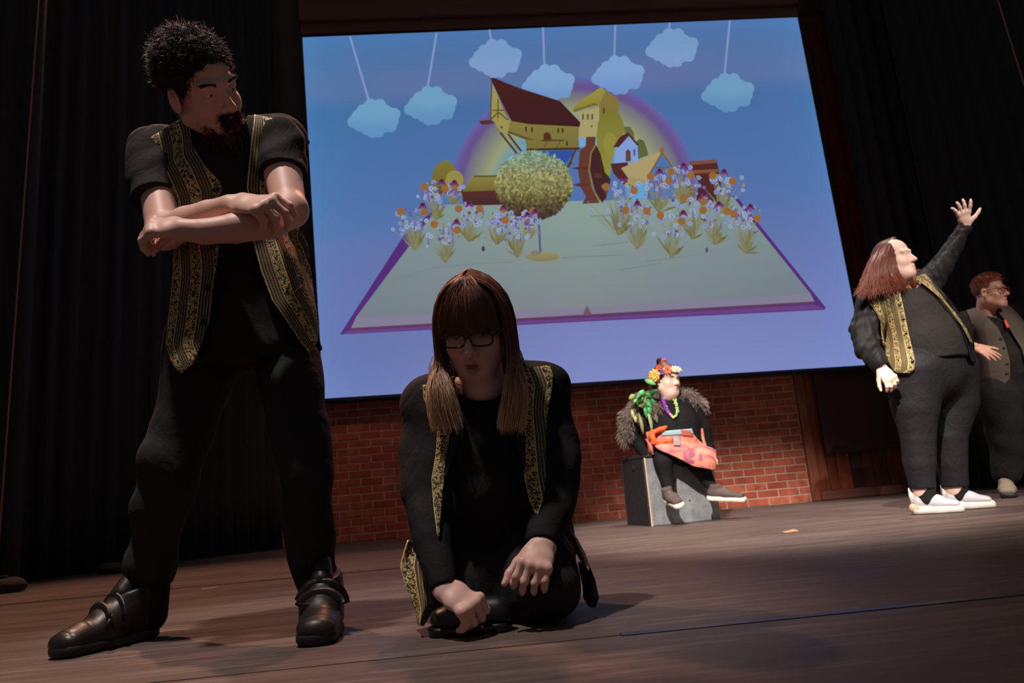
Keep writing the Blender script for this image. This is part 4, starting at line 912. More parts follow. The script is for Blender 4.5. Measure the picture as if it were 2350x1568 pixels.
def kneeler():
    YT = 1.98; X = np.array([1., 0, 0]); base = onZ(1140, 1410); base[2] = 0
    hc = onY(1088, 750, 1.86); HR = hframe(-14, 29, -3); hs = 1.0
    fh = Fd(); P = head(fh, hc, HR, hs, .010, 1.05, lid=.0024); nb = J(1108, 905, 1.97)
    fh.cap(P(0, -.04, -.05), nb, .056, .062, .03); fh.cap(P(0, .035, -.10), J(1106, 890, 1.90), .03, .05, .03); hd = surf(fh, .0032)
    ft = Fd()
    ft.ecap(J(1130, 1270, 2.04), J(1128, 1100, 2.0), X, (.20, .16), (.185, .155), .06).ecap(J(1128, 1100, 2.0), J(1118, 985, 1.99), X, (.185, .155), (.18, .13), .06).ecap(J(1118, 985, 1.99), J(1112, 915, 2.0), X, (.175, .12), (.13, .085), .05)
    pchain(ft, [(985, 925, 2.0, 52), (1060, 912, 2.0, 52), (1160, 895, 2.0, 54), (1243, 893, 2.0, 56)], .05); pchain(ft, [(1110, 930, 1.99, 45), (1104, 885, 1.95, 45)], .04)
    aR = Fd(); pR = [(990, 932, 2.0, 50), (970, 1040, 1.96, 44), (971, 1130, 1.90, 43), (990, 1240, 1.82, 37), (1015, 1345, 1.75, 28)]; pchain(aR, pR, .04)
    aL = Fd(); pL = [(1240, 905, 2.0, 52), (1272, 1010, 1.96, 47), (1276, 1100, 1.90, 47), (1262, 1190, 1.83, 40), (1246, 1252, 1.78, 32)]; pchain(aL, pL, .04)
    wr = J(1022, 1358, 1.735); kn = J(1085, 1392, 1.70); hand(aR, wr, kn, nrm(np.array([.1, -.62, .78])), [(1.05, 1.05, .5), (1.1, 1.1, .6), (1.1, 1.1, .6), (.95, 1.0, .5)], -1, .98, .07, (.2, .5, -.8), .3, .027)
    wl = J(1246, 1258, 1.765); kl = J(1226, 1302, 1.712); hand(aL, wl, kl, nrm(np.array([.05, -.8, .62])), [(.75, .8, .4), (.8, .8, .4), (.8, .85, .4), (.7, .8, .4)], 1, .97, .06, (.75, .5, -.5), .35, .028)
    vox = .0036
    lo = np.array([min(wr[0], kn[0])-.08, 1.55, 0.0]); Hr = surf(aR, .003, None, J(940, 1300, 1.75)*[1, 0, 0]+[0, 1.52, -.02], J(1180, 1300, 1.75)*[1, 0, 0]+[0.0, 1.86, J(1020, 1325, 1.76)[2]])
    Hl = surf(aL, .003, None, J(1110, 1300, 1.75)*[1, 0, 0]+[0, 1.55, J(1200, 1420, 1.7)[2]], J(1310, 1300, 1.75)*[1, 0, 0]+[0.0, 1.92, J(1246, 1225, 1.78)[2]])
    leg = Fd()   # left leg folded across the front, right leg folded under
    pchain(leg, [(1205, 1250, 2.02, 90), (1246, 1320, 1.84, 72), (1252, 1350, 1.81, 62)], .05); pchain(leg, [(1252, 1355, 1.82, 58), (1200, 1382, 1.88, 46), (1130, 1395, 1.91, 36)], .04)
    pchain(leg, [(1060, 1270, 2.03, 82), (1052, 1350, 1.90, 56), (1056, 1380, 1.88, 46)], .05); pchain(leg, [(1056, 1385, 1.88, 44), (1100, 1370, 2.1, 48), (1180, 1360, 2.25, 42)], .04)
    bod = ft.copy(); bod.ops += leg.ops; bod.chain([(J(*q)[0], J(*q)[1]+.009) for q in pR], .04); bod.chain([(J(*q)[0], J(*q)[1]+.009) for q in pL], .04); B = surf(bod.inflate(-.014).half((0, 0, .008), (0, 0, -1.)), .013)
    V, Q = join([hd, Hr, Hl, B]); C = face_cols(V, hc, HR, hs, S((220, 178, 164)), S((178, 106, 100)), S((218, 156, 142)), .012)
    root = mk('person', V, Q, M_SKIN, None, base, cols=C); tag(root, 'long-haired person with glasses in black and a gold brocade vest kneeling on the floor', 'person')
    eyes(hc, HR, hs, root, look=(0, -.35))
    mo = Fd().ell(P(0, .080, -.078), np.array([.017, .012, .009]), HR, .005); v, q = surf(mo, .003); mk('mouth_inside', v, q, simple('mouth_lining', (.28, .09, .08), .5), root)
    # sweater
    sw = ft.inflate(.010); sw.chain([(J(*q)[0], J(*q)[1]+.008) for q in pR], .04); sw.chain([(J(*q)[0], J(*q)[1]+.008) for q in pL], .04)
    sw.half(wr+(J(1012, 1345, 1.75)-wr)*.2, wr-J(985, 1240, 1.82), wr, .10); sw.half(wl+(J(1248, 1252, 1.78)-wl)*.5, wl-J(1268, 1190, 1.83), wl, .10); sw.half(J(1108, 915, 1.88), (0, -.5, 1.0), J(1106, 895, 1.93), .115)
    v, q = surf(sw, .0065, wrinkle(.007, (34, 30, 40), 12)); mk('sweater', v, q, M_KNIT, root)
    tr = leg.inflate(.007); tr.ecap(J(1130, 1290, 2.04), J(1130, 1220, 2.04), X, (.215, .17), (.205, .165), .06); tr.half((0, 0, .004), (0, 0, -1.)); v, q = surf(tr, .008, wrinkle(.005, (30, 30, 30), 8)); mk('trousers', v, q, M_TROU, root)
    # shoes
    M_SL = simple('black_shoe_leather', (.012, .011, .011), .35, 0, .5); z = np.array([0, 0, 1.])
    for (heel, toe) in ((onZ(1160, 1446)*[1, 1, 0], onZ(1000, 1459)*[1, 1, 0]), (np.array([.14, 2.33, 0]), np.array([.05, 2.55, 0]))):
        d = nrm(toe-heel); s_ = np.array([-d[1], d[0], 0]); Lf = np.linalg.norm(toe-heel); qq = lambda u, sd, h: heel+d*u*Lf+s_*sd+z*h
        f = Fd().ecap(qq(.1, 0, .04), qq(.55, 0, .042), s_, (.036, .036), (.043, .036), .03).ecap(qq(.55, 0, .04), qq(.9, 0, .034), s_, (.043, .034), (.038, .026), .03).half(qq(0, 0, .014), -z); v, qd = surf(f, .005); sh = mk('shoe', v, qd, M_SL, root)
        f = Fd().ecap(qq(.08, 0, .012), qq(.92, 0, .012), s_, (.042, .03), (.044, .03), .02).half(qq(0, 0, .002), -z, k=.001).half(qq(0, 0, .021), z, k=.001); v, qd = surf(f, .005); mk('sole', v, qd, M_FRAME, sh)
    # vest
    vb = ft.inflate(.014); vb.chain([(J(*q)[0], J(*q)[1]+.012) for q in pR[:4]], .06); vb.chain([(J(*q)[0], J(*q)[1]+.010) for q in pL[:4]], .06)
    drape_panel('vest_front', [(970, 884), (972, 915), (988, 950), (1004, 985), (1000, 1040), (990, 1100), (994, 1150), (1004, 1230)], [(1042, 872), (1052, 915), (1050, 960), (1032, 1000), (1024, 1040), (1018, 1110), (1012, 1170), (1008, 1232)], vb, .006, 2.0, M_BROC, root, 20, 70)
    drape_panel('vest_lining', [(1052, 960), (1034, 1002), (1027, 1045), (1021, 1090)], [(1062, 972), (1052, 1010), (1040, 1050), (1023, 1095)], vb, .012, 2.0, M_LINING, root, 10, 24)
    drape_panel('vest_front', [(1184, 848), (1200, 890), (1196, 950), (1200, 1005), (1202, 1060), (1204, 1100), (1215, 1150), (1230, 1181)], [(1262, 838), (1270, 860), (1266, 905), (1256, 950), (1252, 1020), (1254, 1080), (1248, 1140), (1234, 1182)], vb, .006, 2.0, M_BROC, root, 24, 70, u0=.0)
    drape_panel('vest_lining', [(1164, 978), (1178, 1008), (1192, 1040), (1203, 1075)], [(1192, 962), (1206, 1000), (1206, 1040), (1206, 1080)], vb, .012, 2.0, M_LINING, root, 10, 24)
    # skirts of the vest spread on the floor behind the knees
    def flap(name, L_, R_, ys, mat, u0=0):
        n, m = 30, 14; Lp, Rp = resamp(L_, n), resamp(R_, n); Pn = []
        for j in range(n):
            for i in range(m):
                u = i/(m-1); q = Lp[j]*(1-u)+Rp[j]*u; yy = ys[0]+(ys[1]-ys[0])*j/(n-1)+.018*math.sin(u*5+j*.1); Pn.append(onY(q[0], q[1], yy))
        Pn = np.array(Pn); Pn[:, 2] = np.maximum(Pn[:, 2], .006); U = np.tile(np.linspace(0, .09, m), n)+u0; Vv = np.repeat(np.linspace(0, .25, n), m)
        o = mk(name, Pn, np.array([(j*m+i, (j+1)*m+i, (j+1)*m+i+1, j*m+i+1) for j in range(n-1) for i in range(m-1)]), mat, root, uv=np.stack([U, Vv], 1)); md = o.modifiers.new('t', 'SOLIDIFY'); md.thickness = .004; return o
    flap('vest_skirt', [(938, 1240), (926, 1275), (919, 1300), (930, 1345), (952, 1400), (958, 1434)], [(985, 1240), (1000, 1275), (1005, 1310), (1002, 1360), (996, 1400), (972, 1438)], (1.90, 1.80), M_BROC)
    flap('vest_skirt', [(1294, 1226), (1310, 1250), (1330, 1285), (1348, 1310)], [(1308, 1214), (1326, 1238), (1344, 1272), (1354, 1304)], (1.86, 1.82), M_BROC)
    flap('vest_lining', [(1330, 1290), (1336, 1330), (1338, 1372), (1350, 1392)], [(1352, 1296), (1366, 1330), (1375, 1372), (1366, 1396)], (1.86, 1.85), M_LINING)
    bk_ = ft.inflate(.016); bk_.half(J(1120, 1000, 2.03), (0, -1., 0)); bk_.half(nb+[0, 0, .0], (0, 0, 1.)); v, q = surf(bk_, .010); mk('vest_back', v, q, M_LINING, root)
    glasses(hc, HR, hs, root, M_FRAME, .0275, .0165, .101, -.004, .0024)
    # --- hair: parted crown, fringe to the brows, long lengths to the chest
    paths = []; cols = []
    def HP(x, y, z): return hc+HR@(np.array([x, y, z])*hs)
    root_c, mid_c, end_c = np.array(S((112, 62, 44))), np.array(S((110, 76, 60))), np.array(S((228, 188, 152)))
    part = lambda t_: np.array([.004, .035-.085*t_, .136+.006*math.sin(t_*3.1)])
    M_ = 16
    for i in range(2600):      # lengths
        sg = -1 if RS.random() < .5 else 1; t_ = RS.random(); p0 = part(t_)+np.array([sg*.004, RS.normal()*.004, 0]); rr = RS.random()*.012
        az = (-.45+.95*t_**.8)*math.pi/1.0*.62; az = .30+t_*1.35       # 0 front .. pi/2+ back
        dx, dy = sg*math.cos((az-.8)*.9), -math.sin((az-.85)*1.0)
        if dx*sg < .25: dx = sg*.25
        s1 = np.array([dx*(.092+rr), dy*(.108+rr)-.012, .066]); s2 = np.array([dx*(.094+rr), dy*(.110+rr)-.010, -.02]); s3 = np.array([dx*(.092+rr), dy*.10-.004, -.085])
        w3 = HP(*s3); front = dy > -.35
        if sg > 0:   # viewer left
            e = np.array([1000+RS.uniform(-8, 62), 975+RS.normal()*9]) if front else np.array([985+RS.uniform(0, 50), 905+RS.normal()*10])
            w4 = onY(e[0]-(24 if front else 4), e[1]-75, (1.80 if front else 1.93)+RS.normal()*.012); w5 = onY(e[0], e[1], (1.835 if front else 1.94)+RS.normal()*.01)
        else:
            e = np.array([1146+RS.uniform(-4, 58), 980+RS.normal()*9]) if front else np.array([1170+RS.uniform(0, 42), 892+RS.normal()*10])
            w4 = onY(e[0]+(14 if front else -12), e[1]-80, (1.80 if front else 1.96)+RS.normal()*.012); w5 = onY(e[0], e[1], (1.835 if front else 1.98)+RS.normal()*.01)
        key = np.array([HP(*p0), HP(*(np.array([dx*.062, dy*.07-.006, .124])+0)), HP(*s1), HP(*s2), w3, (w3+w4)/2+np.array([0, -.004, 0]), w4, w5]); tt = np.linspace(0, 7, M_); q = np.stack([np.interp(tt, range(8), key[:, a]) for a in range(3)], 1)
        for _ in range(3): q[1:-1] = q[1:-1]*.4+.3*(q[:-2]+q[2:])
        q += np.cumsum(RS.normal(size=(M_, 3))*.0006, 0); paths.append(q); hl = RS.random(); g_ = RS.uniform(.75, 1.25); c = []
        for a in np.linspace(0, 1, M_): c.append((root_c*(1-a*2)+mid_c*a*2 if a < .5 else mid_c*(2-2*a)+end_c*(2*a-1))*g_*(1+.35*(hl > .8)))
        cols.append(c)
    strands(paths, .0013, np.array(cols), 'hair', M_HAIR, root); hair = root.children[-1] if False else [o for o in bpy.data.objects if o.name.startswith('hair') and o.parent == root][-1]
    paths = []; cols = []
    for i in range(900):       # fringe
        a = RS.uniform(-1.12, 1.12); p0 = np.array([a*.012, .030+RS.normal()*.01, .137]); x = a*.062+RS.normal()*.004; zz = .016+RS.normal()*.006-.012*abs(a); key = np.array([p0, (a*.038, .080, .118), (a*.056, .102-.02*a*a, .078), (x, .108-.028*a*a, .04), (x*1.02, .108-.03*a*a, zz)])
        tt = np.linspace(0, 4, 10); q = np.stack([np.interp(tt, range(5), key[:, b]) for b in range(3)], 1)
        for _ in range(2): q[1:-1] = q[1:-1]*.4+.3*(q[:-2]+q[2:])
        q += np.cumsum(RS.normal(size=(10, 3))*.0006, 0); paths.append([HP(*u) for u in q]); g_ = RS.uniform(.8, 1.3); cols.append([(root_c*(1-b)+mid_c*1.15*b)*g_ for b in np.linspace(0, 1, 10)])
    strands(paths, .0012, np.array(cols), 'fringe', M_HAIR, hair)
    fc = Fd().ell(HP(0, -.014, .044), np.array([.086, .104, .094]), HR, .01); fc.half(HP(0, .072, .055), HR@np.array([0, 1, -.55])); fc.half(HP(0, 0, -.03), HR@np.array([0, .5, -1.]))
    fc.cap(HP(0, -.07, .0), J(1110, 880, 2.02), .075, .085, .04)
    v, q = surf(fc, .006); mk('hair_base', v, q, simple('hair_brown_base', S((78, 48, 37)), .5), hair)
    brows(HP, hs, root, (60, 40, 30), 80)
kneeler()
# ================================================================== PERSON seated on the cube, flower crown and fur cape
def seated():
    Y = 5.42; base = np.array([bc[0], bc[1]-.2, 0]); X = bx; z = np.array([0, 0, 1.])
    hc = onY(1531, 872, 5.36); HR = hframe(27, 5, 1); hs = .97
    fh = Fd(); P = head(fh, hc, HR, hs, 0, 1.12, 1.0); nb = J(1531, 915, 5.42); fh.cap(P(0, -.03, -.06), nb, .062, .07, .03); fh.ball(P(0, .02, -.11), .05, .04); hd = surf(fh, .006)
    ft = Fd().ecap(J(1555, 1035, 5.46), J(1545, 985, 5.46), X, (.20, .16), (.185, .15), .06).ecap(J(1545, 985, 5.46), J(1535, 940, 5.45), X, (.18, .15), (.175, .125), .06)
    pchain(ft, [(1480, 935, 5.46, 17), (1530, 922, 5.45, 19), (1590, 930, 5.46, 17)], .05)
    pR = [(1478, 938, 5.46, 18), (1456, 985, 5.50, 16), (1458, 1010, 5.52, 15), (1480, 1042, 5.50, 11)]; pL = [(1592, 935, 5.46, 18), (1612, 980, 5.48, 16), (1618, 1000, 5.50, 14), (1628, 1030, 5.52, 11)]
    ar = Fd(); pchain(ar, pR, .03); pchain(ar, pL, .03)
    hf = Fd(); w0, k0 = J(1482, 1044, 5.49), J(1497, 1050, 5.46); hand(hf, w0, w0+nrm(k0-w0)*.08, (0, -.3, 1), [(.1, .1, .1)]*4, -1, .9); w1 = J(1627, 1034, 5.52); hand(hf, w1, w1+np.array([.02, .05, -.05]), (0.3, -.3, 1), [(.2, .2, .1)]*4, 1, .9)
    lg = Fd(); q1 = [(1527, 1040, 5.45, 28), (1522, 1060, 5.24, 21), (1529, 1095, 5.25, 15), (1537, 1128, 5.22, 10)]; q2 = [(1580, 1040, 5.48, 28), (1606, 1070, 5.26, 21), (1621, 1098, 5.28, 15), (1636, 1122, 5.26, 10)]
    pchain(lg, q1, .04); pchain(lg, q2, .04)
    seat = lambda f: f.notbox(bc+z*(BH/2+.009), (bw/2+.004, BD/2+.02, BH/2+.0105), (bx, by, z))
    bod = ft.copy(); bod.ops += ar.ops+lg.ops; B = surf(seat(bod.inflate(-.008)), .012); Hh = surf(seat(hf), .005)
    V, Q = join([hd, B, Hh]); root = mk('person', V, Q, M_SKIN, None, base, cols=face_cols(V, hc, HR, hs, S((240, 205, 188)), S((205, 130, 125)), S((238, 178, 162))))
    tag(root, 'person in flower crown, fur cape and coral skirt sitting on the grey cube', 'person'); eyes(hc, HR, hs, root, look=(-.2, 0))
    sw = ft.inflate(.006); sw.ops += ar.inflate(.006).ops; pchain(sw, [(1531, 922, 5.43, 17), (1530, 908, 5.42, 17)], .02); sw.half(J(1530, 906, 5.4), z, J(1530, 900, 5.4), .09)
    v, q = surf(seat(sw), .009, wrinkle(.006, (34, 34, 40), 21)); mk('sweater', v, q, M_KNIT2, root)
    tr = lg.inflate(.006); tr.half(J(1537, 1124, 5.22), nrm(J(1537, 1124, 5.22)-J(1529, 1095, 5.25)), J(1537, 1130, 5.2), .09); tr.half(J(1635, 1116, 5.2), nrm(J(1636, 1122, 5.26)-J(1621, 1098, 5.28)), J(1636, 1124, 5.2), .09); v, q = surf(seat(tr), .008, wrinkle(.004, (40, 40, 40), 22)); mk('leggings', v, q, M_KNIT2, root)
    # shoes
    M_BR = simple('brown_knit_shoe', S((92, 80, 76)), .8, 0, .2, .3, 120); M_WH = simple('white_sole', S((240, 232, 215)), .6); M_LACE = simple('pale_lace', S((190, 175, 160)), .8)
    for (hl, to, up) in ((J(1534, 1150, 5.22), J(1556, 1162, 5.02), nrm(np.array([-.25, -.35, 1]))), (J(1626, 1146, 5.22), J(1684, 1149, 5.12), nrm(np.array([-.02, -.1, 1.])))):
        d = nrm(to-hl); Lf = .25; s_ = nrm(np.cross(d, up)); u = np.cross(s_, d); qq = lambda a, sd, h: hl+d*a*Lf+s_*sd+u*h
        f = Fd().ecap(qq(.12, 0, .045), qq(.5, 0, .045), s_, (.036, .034), (.042, .034), .02).ecap(qq(.5, 0, .042), qq(.9, 0, .034), s_, (.042, .032), (.036, .022), .02).cap(qq(.16, 0, .05), qq(.2, 0, .095), .036, .038, .02).half(qq(0, 0, .02), -u).half(qq(0, 0, .105), u); v, q = surf(f, .006); sh = mk('shoe', v, q, M_BR, root)
        f = Fd().ecap(qq(.08, 0, .01), qq(.93, 0, .012), s_, (.040, .032), (.040, .030), .015).half(qq(0, 0, -.008), -u, k=.001).half(qq(0, 0, .026), u, k=.001); v, q = surf(f, .006); mk('sole', v, q, M_WH, sh)
        for a in (.34, .42, .50, .58): MB().tube([qq(a, -.026, .062-.03*(a-.3)), qq(a+.01, 0, .086-.05*(a-.3)), qq(a, .026, .062-.03*(a-.3))], .004, 5).build('lace', M_LACE, sh, True)
    for pt in (q1[-1], q2[-1]): p_, r_ = J(*pt); f = Fd().cap(p_+[0, 0, .01], p_+[0, 0, -.03], .036, .036); v, q = surf(f, .008); mk('sock', v, q, M_KNIT2, root)
    # skirt: cloth draped over the lap
    M_SK = (lambda t: (t.p('Base Color', t.mix(t.ramp(t.noise(9, t.geo(), 4, .6, 1.0), [(.44, 0), (.62, 1)]), S((232, 140, 118)), S((150, 74, 96)))).p('Roughness', .6).bump(t.noise(60, t.geo()), .3, .006), t.m)[1])(NT('coral_skirt_cloth'))
    lap = ft.inflate(.02); lap.ops += lg.inflate(.018).ops; lap.cap(J(1525, 1050, 5.25), J(1610, 1062, 5.22), .09, .10, .06)
    o, _ = drape_panel('skirt', [(1490, 990), (1488, 1005), (1500, 1022), (1512, 1032), (1540, 1044), (1565, 1056), (1590, 1070), (1634, 1078)], [(1586, 990), (1596, 1002), (1606, 1013), (1620, 1023), (1634, 1028), (1644, 1034), (1645, 1050), (1642, 1078)], lap, .012, 5.4, M_SK, root, 30, 44, .006)
    v, q = surf((lambda f: f.half(J(1550, 1010, 5.4), (0, -1., .1)))(seat(ft.inflate(.022).half(J(1550, 985, 5.4), z))), .012); mk('skirt_back', v, q, M_SK, root)
    M_OR = simple('orange_sash', S((214, 92, 40)), .55, 0, .4, .3, 30, .3); M_TE = simple('teal_ribbon', S((150, 185, 190)), .5); M_GR = simple('grey_gauze', S((150, 130, 132)), .6); M_PK = simple('rose_band', S((178, 92, 88)), .6)
    fb = Fd(); pchain(fb, [(1498, 995, 5.30, 6), (1515, 986, 5.28, 6), (1530, 982, 5.28, 5)], .01); pchain(fb, [(1496, 1002, 5.28, 8), (1502, 1012, 5.25, 7), (1512, 1018, 5.24, 7), (1540, 1014, 5.22, 6)], .012); v, q = surf(fb, .006, wrinkle(.012, (90, 90, 90), 31)); mk('sash_bow', v, q, M_OR, root)
    drape_panel('sash', [(1518, 990), (1520, 1000)], [(1588, 984), (1592, 996)], lap, .02, 5.4, M_TE, root, 20, 6, .004); drape_panel('sash', [(1562, 986), (1566, 1000)], [(1584, 988), (1592, 1002)], lap, .022, 5.4, M_PK, root, 12, 6, .004)
    drape_panel('sash_tail', [(1544, 1000), (1546, 1022)], [(1560, 1000), (1562, 1022)], lap, .026, 5.4, M_GR, root, 8, 12, .004)
    MB().tube([J(1484, 1008, 5.3), J(1494, 1025, 5.22), J(1499, 1044, 5.22)], .012, 6, None, True, .3).build('sash_tail', M_PK, root, True)
    # fur cape
    cp = Fd(); pchain(cp, [(1434, 1008, 5.50, 12), (1442, 965, 5.47, 16), (1468, 925, 5.45, 18), (1498, 906, 5.42, 15), (1516, 902, 5.38, 11)], .03); pchain(cp, [(1548, 908, 5.40, 14), (1580, 912, 5.42, 18), (1606, 930, 5.44, 13)], .03); pchain(cp, [(1505, 935, 5.34, 10), (1494, 955, 5.33, 6)], .02); pchain(cp, [(1440, 960, 5.52, 16), (1500, 920, 5.56, 20), (1560, 912, 5.56, 20), (1604, 928, 5.5, 13)], .05)
    v, q = surf(cp, .009, wrinkle(.012, (70, 70, 70), 41)); cape = mk('fur_cape', v, q, simple('fur_base', S((96, 82, 76)), .95, 0, .05, .4, 40), root)
    idx = RS.choice(len(v), 5200); ctr = v.mean(0); g = np.stack([cp.ev(v[idx]+e)-cp.ev(v[idx]-e) for e in np.eye(3)*.004], 1); g /= np.linalg.norm(g, axis=1)[:, None]+1e-9; r0 = v[idx]+RS.normal(size=(len(idx), 3))*.004
    dr = g*.022+np.array([0, 0, -.014])+RS.normal(size=g.shape)*.008; pts = np.stack([r0, r0+dr*.5, r0+dr+np.array([0, 0, -.006])], 1); c0, c1 = np.array(S((74, 60, 56))), np.array(S((176, 160, 148))); strands(pts, .0022, c0+(c1-c0)*RS.random((len(idx), 1))**1.4, 'fur', M_HAIR, cape)
    # leaves and strips pinned on the shoulder
    greens = [(70, 150, 84), (36, 104, 52), (120, 190, 120), (150, 165, 96), (60, 170, 100), (110, 120, 70)]
    def leaf(c, d, L_, wd, col, parent, name='leaf'):
        d = nrm(d); s_ = nrm(np.cross(d, [0, -1., .15])); n = np.cross(s_, d); m = MB(); V = []
        for a in np.linspace(0, 1, 6): w_ = wd*math.sin(math.pi*min(.97, a*.93+.05))**.8; o = c+d*L_*a+n*(.10*L_*math.sin(a*3)); V += [o-s_*w_/2, o+n*w_*.15, o+s_*w_/2]
        m.add(V, [(3*i+j, 3*i+j+1, 3*i+j+4, 3*i+j+3) for i in range(5) for j in range(2)]); ob = m.build(name, simple('cloth_%d_%d_%d' % col, S(col), .5), parent, True); ob.modifiers.new('t', 'SOLIDIFY').thickness = .003; return ob
    for i in range(22):
        p_ = onY(1482+RS.normal()*11, 912+RS.normal()*14, 5.33+RS.random()*.03); leaf(p_, np.array([RS.normal()*.7, -.3, -.6+RS.normal()*.4]), RS.uniform(.06, .11), RS.uniform(.025, .045), greens[RS.randint(6)], cape)
    for (x, y, l, c) in ((1466, 948, .16, (138, 140, 96)), (1486, 940, .17, (150, 170, 120)), (1450, 940, .07, (190, 190, 130)), (1456, 952, .06, (200, 190, 130)), (1503, 945, .09, (110, 112, 90)), (1478, 930, .10, (60, 160, 90))): leaf(onY(x, y, 5.33), np.array([.08, -.03, -1]), l, .028, c, cape, 'cloth_strip')
    # necklace beads
    pc = [onY(x, y, Yy) for x, y, Yy in ((1519, 914, 5.34), (1524, 930, 5.30), (1531, 946, 5.285), (1541, 957, 5.28), (1552, 955, 5.28), (1557, 944, 5.285), (1554, 928, 5.30), (1549, 910, 5.33))]; nk = None; pc = resamp(np.array(pc), 40)
    bcol = {'p': simple('purple_bead', S((170, 60, 200)), .2, .3), 'g': simple('green_bead', S((120, 220, 160)), .2, .3), 'y': simple('gold_bead', S((225, 205, 120)), .2, .4)}
    for row, dx in ((0, 0.), (1, .012)):
        for i, p_ in enumerate(pc):
            k_ = ('p' if i < 18 else 'g' if i % 3 else 'y') if row == 0 else ('g' if i % 4 == 0 else 'p' if i < 14 else 'y')
            m = MB().ball(p_+np.array([dx*(1 if i < 20 else -1), -.004*row, -.008*row])+RS.normal(size=3)*.002, .0075, 7, 5)
            if nk is None: nk = m.build('necklace', bcol[k_], root, True)
            else: m.build('bead', bcol[k_], nk, True)
    # hair and flower crown
    HP = lambda x, y_, z_: hc+HR@(np.array([x*1.12, y_, z_])*hs)
    fhair = Fd().ell(HP(0, -.022, .042), np.array([.094, .104, .088])*hs, HR, .02); fhair.cap(HP(.02, -.07, .0), HP(.03, -.08, -.07), .05, .04, .03); fhair.ball(HP(.01, -.03, .135), .035, .02); fhair.half(HP(0, .058, .05), HR@np.array([0, 1, -.6])); v, q = surf(fhair, .007, wrinkle(.007, (90, 90, 60), 51)); hr = mk('hair', v, q, simple('auburn_hair', S((112, 52, 36)), .5, 0, .5, .4, 90), root)
    MB().ball(HP(.008, -.012, .150), (.022, .022, .016)).build('pink_pompom', simple('pink_fluff', S((232, 92, 120)), .9), hr, True); MB().ball(HP(.03, -.03, .145), (.026, .022, .026)).build('black_bow', simple('black_bow_cloth', (.01, .01, .01), .8), hr, True)
    crown = MB().tube([HP(.098*math.sin(a), .098*math.cos(a)-.01, .052+.012*math.cos(a)) for a in np.linspace(-2.6, 2.6, 24)], .006, 6).build('flower_crown', simple('crown_stem', S((70, 90, 50)), .8), root, True)
    def flower(c, n, R_, npet, col, ctr, two=False):
        n = nrm(n); u = nrm(np.cross(n, [.1, .2, 1.])); v_ = np.cross(n, u); m = MB()
        for k in range(npet*(2 if two else 1)):
            a = 2*math.pi*k/npet+(.3 if k >= npet else 0); d = u*math.cos(a)+v_*math.sin(a); s_ = np.cross(n, d); rr = R_*(1 if k < npet else .65); b0 = c+n*(.004 if k < npet else .010); V = []
            for t_, w_ in ((.1, .25), (.45, .62), (.8, .48), (1, .06)): o = b0+d*rr*t_+n*rr*.28*t_*t_; V += [o-s_*rr*w_*.55, o+s_*rr*w_*.55]
            m.add(V, [(0, 1, 3, 2), (2, 3, 5, 4), (4, 5, 7, 6)])
        ob = m.build('flower', simple('petal_%d_%d_%d' % col, S(col), .6), crown, True); ob.modifiers.new('t', 'SOLIDIFY').thickness = .002; MB().ball(c+n*.008, R_*.2, 8, 6).build('flower_centre', simple('centre_%d_%d_%d' % ctr, S(ctr), .7), ob, True)
    CAMD = nrm(CAM-hc)
    for (ang, zz, R_, npet, col, ctr) in ((1.5, .035, .062, 8, (238, 205, 110), (225, 180, 80)), (2.15, .03, .045, 7, (240, 150, 110), (220, 110, 80)), (.95, .055, .03, 6, (140, 90, 170), (90, 60, 120)), (.55, .066, .042, 6, (235, 120, 80), (200, 80, 50)), (.12, .07, .034, 6, (245, 235, 200), (230, 200, 120)), (-.2, .068, .034, 6, (250, 240, 225), (235, 205, 130)), (-.5, .066, .028, 6, (245, 235, 215), (230, 200, 130)), (2.5, -.0, .04, 6, (232, 120, 90), (200, 90, 60)), (1.15, .085, .03, 6, (220, 90, 60), (190, 70, 50)), (-.9, .06, .03, 6, (240, 220, 170), (220, 180, 100))):
        c = HP(.100*math.sin(ang), .100*math.cos(ang)-.01, zz); flower(c, c-HP(0, -.01, .03)+CAMD*.05, R_*.8, npet, col, ctr, R_ > .05)
    MB().tube([HP(.09, -.06, -.01), HP(.10, -.06, -.06), HP(.10, -.05, -.10)], .005, 5).build('ribbon', M_OR, crown, True)
    brows(HP, hs, root, (110, 64, 46), 60, .016, .0009)
M_KNIT2 = black('black_jersey', .016, (1, .97, 1.05), .8)
seated()
# ================================================================== PERSON with raised arm (right), auburn hair
M_JERSEY = black('charcoal_jersey', .040, (1, .93, .88), .75); M_LEGG = black('black_leggings', .026, (1, .96, 1.08), .55); M_VELV = black('black_velvet', .020, (1, .98, 1.02), .6)
def long_hair(name, root, hc, HR, hs, key_fn, n, M_, cols, rad=.0022):
    pa = []; ca = []
    for i in range(n):
        k = np.array(key_fn(i)); tt = np.linspace(0, len(k)-1, M_); q = np.stack([np.interp(tt, range(len(k)), k[:, a]) for a in range(3)], 1)
        for _ in range(2): q[1:-1] = q[1:-1]*.4+.3*(q[:-2]+q[2:])
        q += np.cumsum(RS.normal(size=(M_, 3))*.0012, 0); pa.append(q); g = RS.uniform(.6, 1.35); ca.append([(np.array(cols[0])*(1-a)+np.array(cols[1])*a)*g for a in np.linspace(0, 1, M_)])
    return strands(pa, rad, np.array(ca), name, M_HAIR, root)
